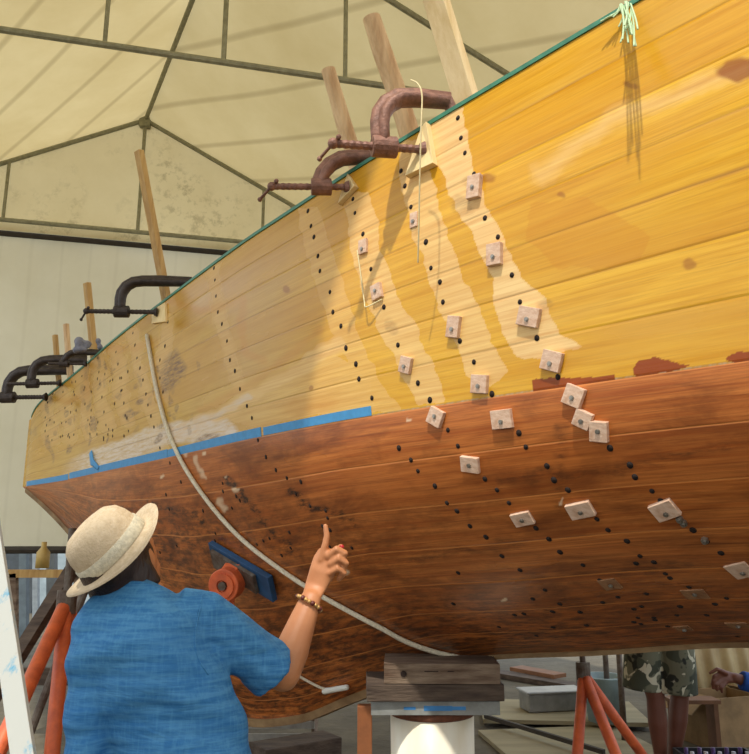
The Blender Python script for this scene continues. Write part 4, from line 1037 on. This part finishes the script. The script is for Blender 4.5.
# leaning white plank in front at the left
mw = NM('white_painted_plank'); co = mw.n('TexCoord').outputs['Object']
c_ = mw.mix(mw.ramp(mw.noise(mw.mapping(co, (3, 3, 1)), 4, 5, .7), [(.57, g4(0)), (.66, g4(1))]), lin((176, 178, 172)), lin((90, 150, 178)))
c_ = mw.mix(mw.ramp(mw.noise(mw.mapping(co, (9, 9, 1)), 3, 5, .7), [(.6, g4(0)), (.8, g4(.6))]), c_, lin((150, 140, 124)))
mw.l(c_, mw.b.inputs['Base Color']); mw.b.inputs['Roughness'].default_value = .7
a, c = P(30, 800, 2.1), P(-22, 440, 2.75); a = to_floor(c, a); c = a+(c-a)*1.55
b = MB(); b.beam(a, c, .06, .022, (0, -1, .25)); tag(b.build('white_plank', mw.m, None, bevel=.002, at=a), 'white painted plank with blue smudges leaning at the left edge', 'plank')

# ------------------------------------------------------------ clutter on the ground beyond the hull
PLY = wood('pale_plywood_sheet', (158, 148, 118), (128, 118, 92), 'X', 6, .8)
def flat(name, p0, p1, w, th, mat, label, cat, lift=0.0):
    a, c = Vector(p0), Vector(p1); b = MB(); b.beam(a, c, w, th)
    return tag(b.build(name, mat, None, bevel=.003, at=a), label, cat)
def G(px, py, z=0.0):
    r = ray(px, py); k = (z-H)/r.z; return Vector((0, 0, H))+r*k
def gz(v, z): return Vector((v.x, v.y, z))
for i, (px, py, w, d, z, a, lab) in enumerate([(570, 745, 1.1, .9, .0, .15, 'broad pale plywood sheet lying behind the orange tripod'), (560, 712, 1.3, .8, .035, -.1, 'second pale sheet lying farther back near the grey metal piece')]):
    q = G(px, py, z+.015); b = MB(); b.box(gz(q, z+.017), (w, d, .03), Matrix.Rotation(a, 3, 'Z')); tag(b.build('plywood_sheet', PLY, None, at=gz(q, z)), lab, 'plywood')
flat('long_plank', G(452, 666, .03), G(596, 690, .03), .2, .05, OLD2, 'long dark plank lying slanted beyond the timber blocks', 'plank')
flat('long_plank', G(516, 668, .075), G(560, 676, .075), .2, .04, simple('brown_board', (136, 90, 54), .7), 'short brown board above the slanted dark plank', 'plank')
flat('steel_rod', G(485, 716, .088), G(604, 752, .088), .03, .03, M['darksteel'], 'dark rod lying across the pale plywood', 'rod')
q = G(552, 700, .14); b = MB(); b.box(q, (.5, .22, .14), Matrix.Rotation(.2, 3, 'Z')); b.box(q+Vector((0, 0, .08)), (.54, .26, .02), Matrix.Rotation(.2, 3, 'Z')); tag(b.build('metal_box', simple('grey_metal', (150, 150, 146), .4, .4), None, bevel=.01, at=gz(q, .05)), 'grey metal box on the plywood left of the orange tripod', 'box')
for (px, y, zt, lab) in ((608, 6.3, 1.2, 'thin grey upright pipe right of the orange tripod top'), (622, 5.9, .95, 'thin grey upright pipe beside the left leg of the camouflage shorts')):
    q = P(px, 700, y); b = MB(); b.cyl(gz(q, 0), gz(q, zt), .022, 10); tag(b.build('upright_pipe', RUSTM, None, smooth=True, at=gz(q, 0)), lab, 'pipe')
q = G(606, 730, 0); bk = thing('bucket', gz(q, 0.0), 'pale blue bucket standing behind the orange tripod', 'bucket')
bk.location = gz(q, .068)
b = MB(); b.lathe([(.0005, .0), (.13, .0), (.165, .32), (.172, .325), (.172, .335), (.158, .335), (.125, .02), (.0005, .02)], bk.location, None, 28); b.build('pail', simple('pale_blue_plastic', (150, 172, 176), .45), bk, smooth=True)
b = MB(); b.chain([bk.location+Vector((.17*math.cos(a), -.06*math.sin(a)-.01, .31-.16*math.sin(a))) for a in [math.pi*k/10 for k in range(11)]], .004, 6); b.build('handle', RUSTM, bk, smooth=True)
# corrugated sheet leaning at the right
b = MB(); c0 = P(752, 700, 6.0); vs = []; n = 49
for k in range(n):
    x = c0.x-.34+1.1*k/(n-1); off = .022*math.sin(k*math.pi/3)
    vs += [Vector((x, 6.25+off, .0)), Vector((x, 6.6+off, 1.15))]
fs = [(2*k, 2*k+2, 2*k+3, 2*k+1) for k in range(n-1)]
b.add(vs, fs); o = b.build('corrugated_sheet', simple('tan_corrugated', (182, 164, 122), .6, scale=5, c2=(156, 136, 98)), None, smooth=True, at=(c0.x, 5.85, 0)); o.modifiers.new('solid', 'SOLIDIFY').thickness = .004
tag(o, 'tan corrugated sheet leaning at the right edge behind the reaching hand', 'corrugated sheet')
q = G(722, 742, 0); bx_ = thing('cardboard_box', gz(q, 0), 'open brown cardboard box on the ground right of the bare calves', 'box'); R = Matrix.Rotation(.3, 3, 'Z'); 
CB = simple('cardboard', (150, 122, 84), .85, scale=8)
for (dx, dy, sx, sy) in ((0, -.17, .46, .01), (0, .17, .46, .01), (-.23, 0, .01, .34), (.23, 0, .01, .34)):
    b = MB(); b.box(bx_.location+R @ Vector((dx, dy, .17)), (sx, sy, .34), R); b.build('panel', CB, bx_)
for sx in (-1, 1):
    b = MB(); Rf = R @ Matrix.Rotation(sx*.7, 3, 'Y'); b.box(bx_.location+R @ Vector((sx*.31, 0, .30)), (.19, .34, .008), Rf); b.build('flap', CB, bx_)
q = G(724, 800, 0); cr_ = thing('crate', gz(q, 0), 'dark crate of small bottles at the lower right corner', 'crate')
for (dx, dy, sx, sy) in ((0, -.15, .42, .015), (0, .15, .42, .015), (-.21, 0, .015, .3), (.21, 0, .015, .3)):
    b = MB(); b.box(cr_.location+Vector((dx, dy, .12)), (sx, sy, .24)); b.build('side', simple('dark_plastic', (44, 44, 48), .5), cr_)
b = MB(); b.box(cr_.location+Vector((0, 0, .01)), (.42, .3, .015)); b.build('base', M['darksteel'], cr_)
BC = [simple('blue_bottle', (44, 70, 150), .3), simple('white_bottle', (206, 210, 214), .4), simple('violet_bottle', (92, 70, 130), .3)]
k = 0
for ix in range(5):
    for iy in range(3):
        p = cr_.location+Vector((-.16+.08*ix, -.09+.09*iy, .02)); b = MB()
        b.lathe([(.0005, 0), (.03, 0), (.03, .17), (.012, .2), (.012, .235), (.0005, .235)], p, None, 14)
        tag(b.build('bottle', BC[k % 3], None, smooth=True, at=p), 'small %s bottle in the dark crate, %s of its %s row' % (('blue', 'white', 'violet')[k % 3], ('leftmost', 'second from the left', 'middle one', 'second from the right', 'rightmost')[ix], ('front', 'middle', 'back')[iy]), 'bottle', 'small bottles in the dark crate'); k += 1
bn = thing('low_bench', gz(G(690, 700, .36), 0), 'low brown bench level with the knees right of the shorts', 'bench')
BRB = simple('brown_board2', (122, 84, 56), .7); qa, qb = G(668, 700, .36), G(716, 700, .36)
b = MB(); b.beam(qa, qb, .16, .025); b.build('bench_top', BRB, bn)
for e_ in (qa.lerp(qb, .1), qa.lerp(qb, .9)): b = MB(); b.box(gz(e_, .174), (.03, .14, .345)); b.build('leg', BRB, bn)
# small louvred crates at lower middle
for i, (px, py, lab) in enumerate([(278, 746, 'pale slatted crate on the ground right of the blue shirt')]):
    q = G(px, py+18, 0); cz = thing('slatted_crate', gz(q, 0), lab, 'crate')
    for k in range(5):
        b = MB(); b.box(cz.location+Vector((0, -.15, .05+.075*k)), (.5, .015, .045)); b.build('slat', simple('grey_white_slat', (172, 170, 160), .6), cz)
    for sx in (-1, 1):
        b = MB(); b.box(cz.location+Vector((sx*.24, 0, .19)), (.02, .3, .38)); b.build('side', OLD, cz)
# left background: trestle and yard beyond the open bottom of the tent wall
tx = thing('trestle', P(42, 690, 6.0), 'timber trestle with a horizontal batten behind the orange stand at left', 'trestle'); tx.location.z = 0
def pz(px, y, z): d = y*CT+(z-H)*ST; return Vector(((px-374.5)/F*d, y, z))
b = MB(); b.beam(pz(5, 6, 1.20), pz(84, 6, 1.20), .05, .06); b.build('rail', M['post'], tx)
for px in (14, 78): b = MB(); b.beam(pz(px, 6, 0), pz(px, 6, 1.2), .05, .05, (0, 1, 0)); b.build('leg', OLD, tx)
b = MB(); b.beam(pz(5, 6, .45), pz(84, 6, .45), .05, .12); b.build('lower_rail', OLD2, tx)
b = MB(); c = pz(42, 6, 1.24); b.lathe([(.0005, 0), (.05, 0), (.05, .12), (.02, .16), (.02, .2), (.0005, .2)], c, None, 16); tag(b.build('yellow_bottle', simple('yellow_plastic', (196, 164, 90), .5), None, smooth=True, at=c), 'small yellow bottle standing on the trestle rail', 'bottle')
for (px, y, w, col_, lab) in ((24, 11, .10, (96, 110, 120), 'blue-grey yard post nearest the leaning white plank'), (36, 12, .08, (150, 160, 168), 'pale yard post behind the yellow bottle'), (52, 11.5, .12, (88, 94, 98), 'dark grey yard post behind the thick orange stand')):
    b = MB(); b.beam(pz(px, y, 0), pz(px, y, 2.4), w, w, (0, 1, 0)); tag(b.build('yard_post', simple('post_paint', col_, .6), None, at=pz(px, y, 0)), lab, 'post')
sh_ = thing('shed', Vector((-7.5, 16, 0)), 'pale blue shed in the yard seen under the tent wall', 'shed')
b = MB(); b.box(Vector((-7.5, 17, 1.0)), (7, 2, 2.0)); b.build('wall', simple('pale_blue_sheet', (168, 184, 192), .6, scale=3), sh_)
b = MB(); b.box(Vector((-7.5, 15.98, .75)), (1.0, .04, 1.5)); b.build('door', simple('dark_door', (70, 78, 84), .6), sh_)
b = MB(); b.box(Vector((-5.6, 15.98, 1.2)), (.9, .04, .6)); b.build('window', simple('dark_glass', (50, 58, 66), .2), sh_)
b = MB(); b.box(Vector((-7.5, 17, 2.05)), (7.4, 2.4, .1)); b.build('roof', simple('grey_roof', (120, 120, 118), .7), sh_)
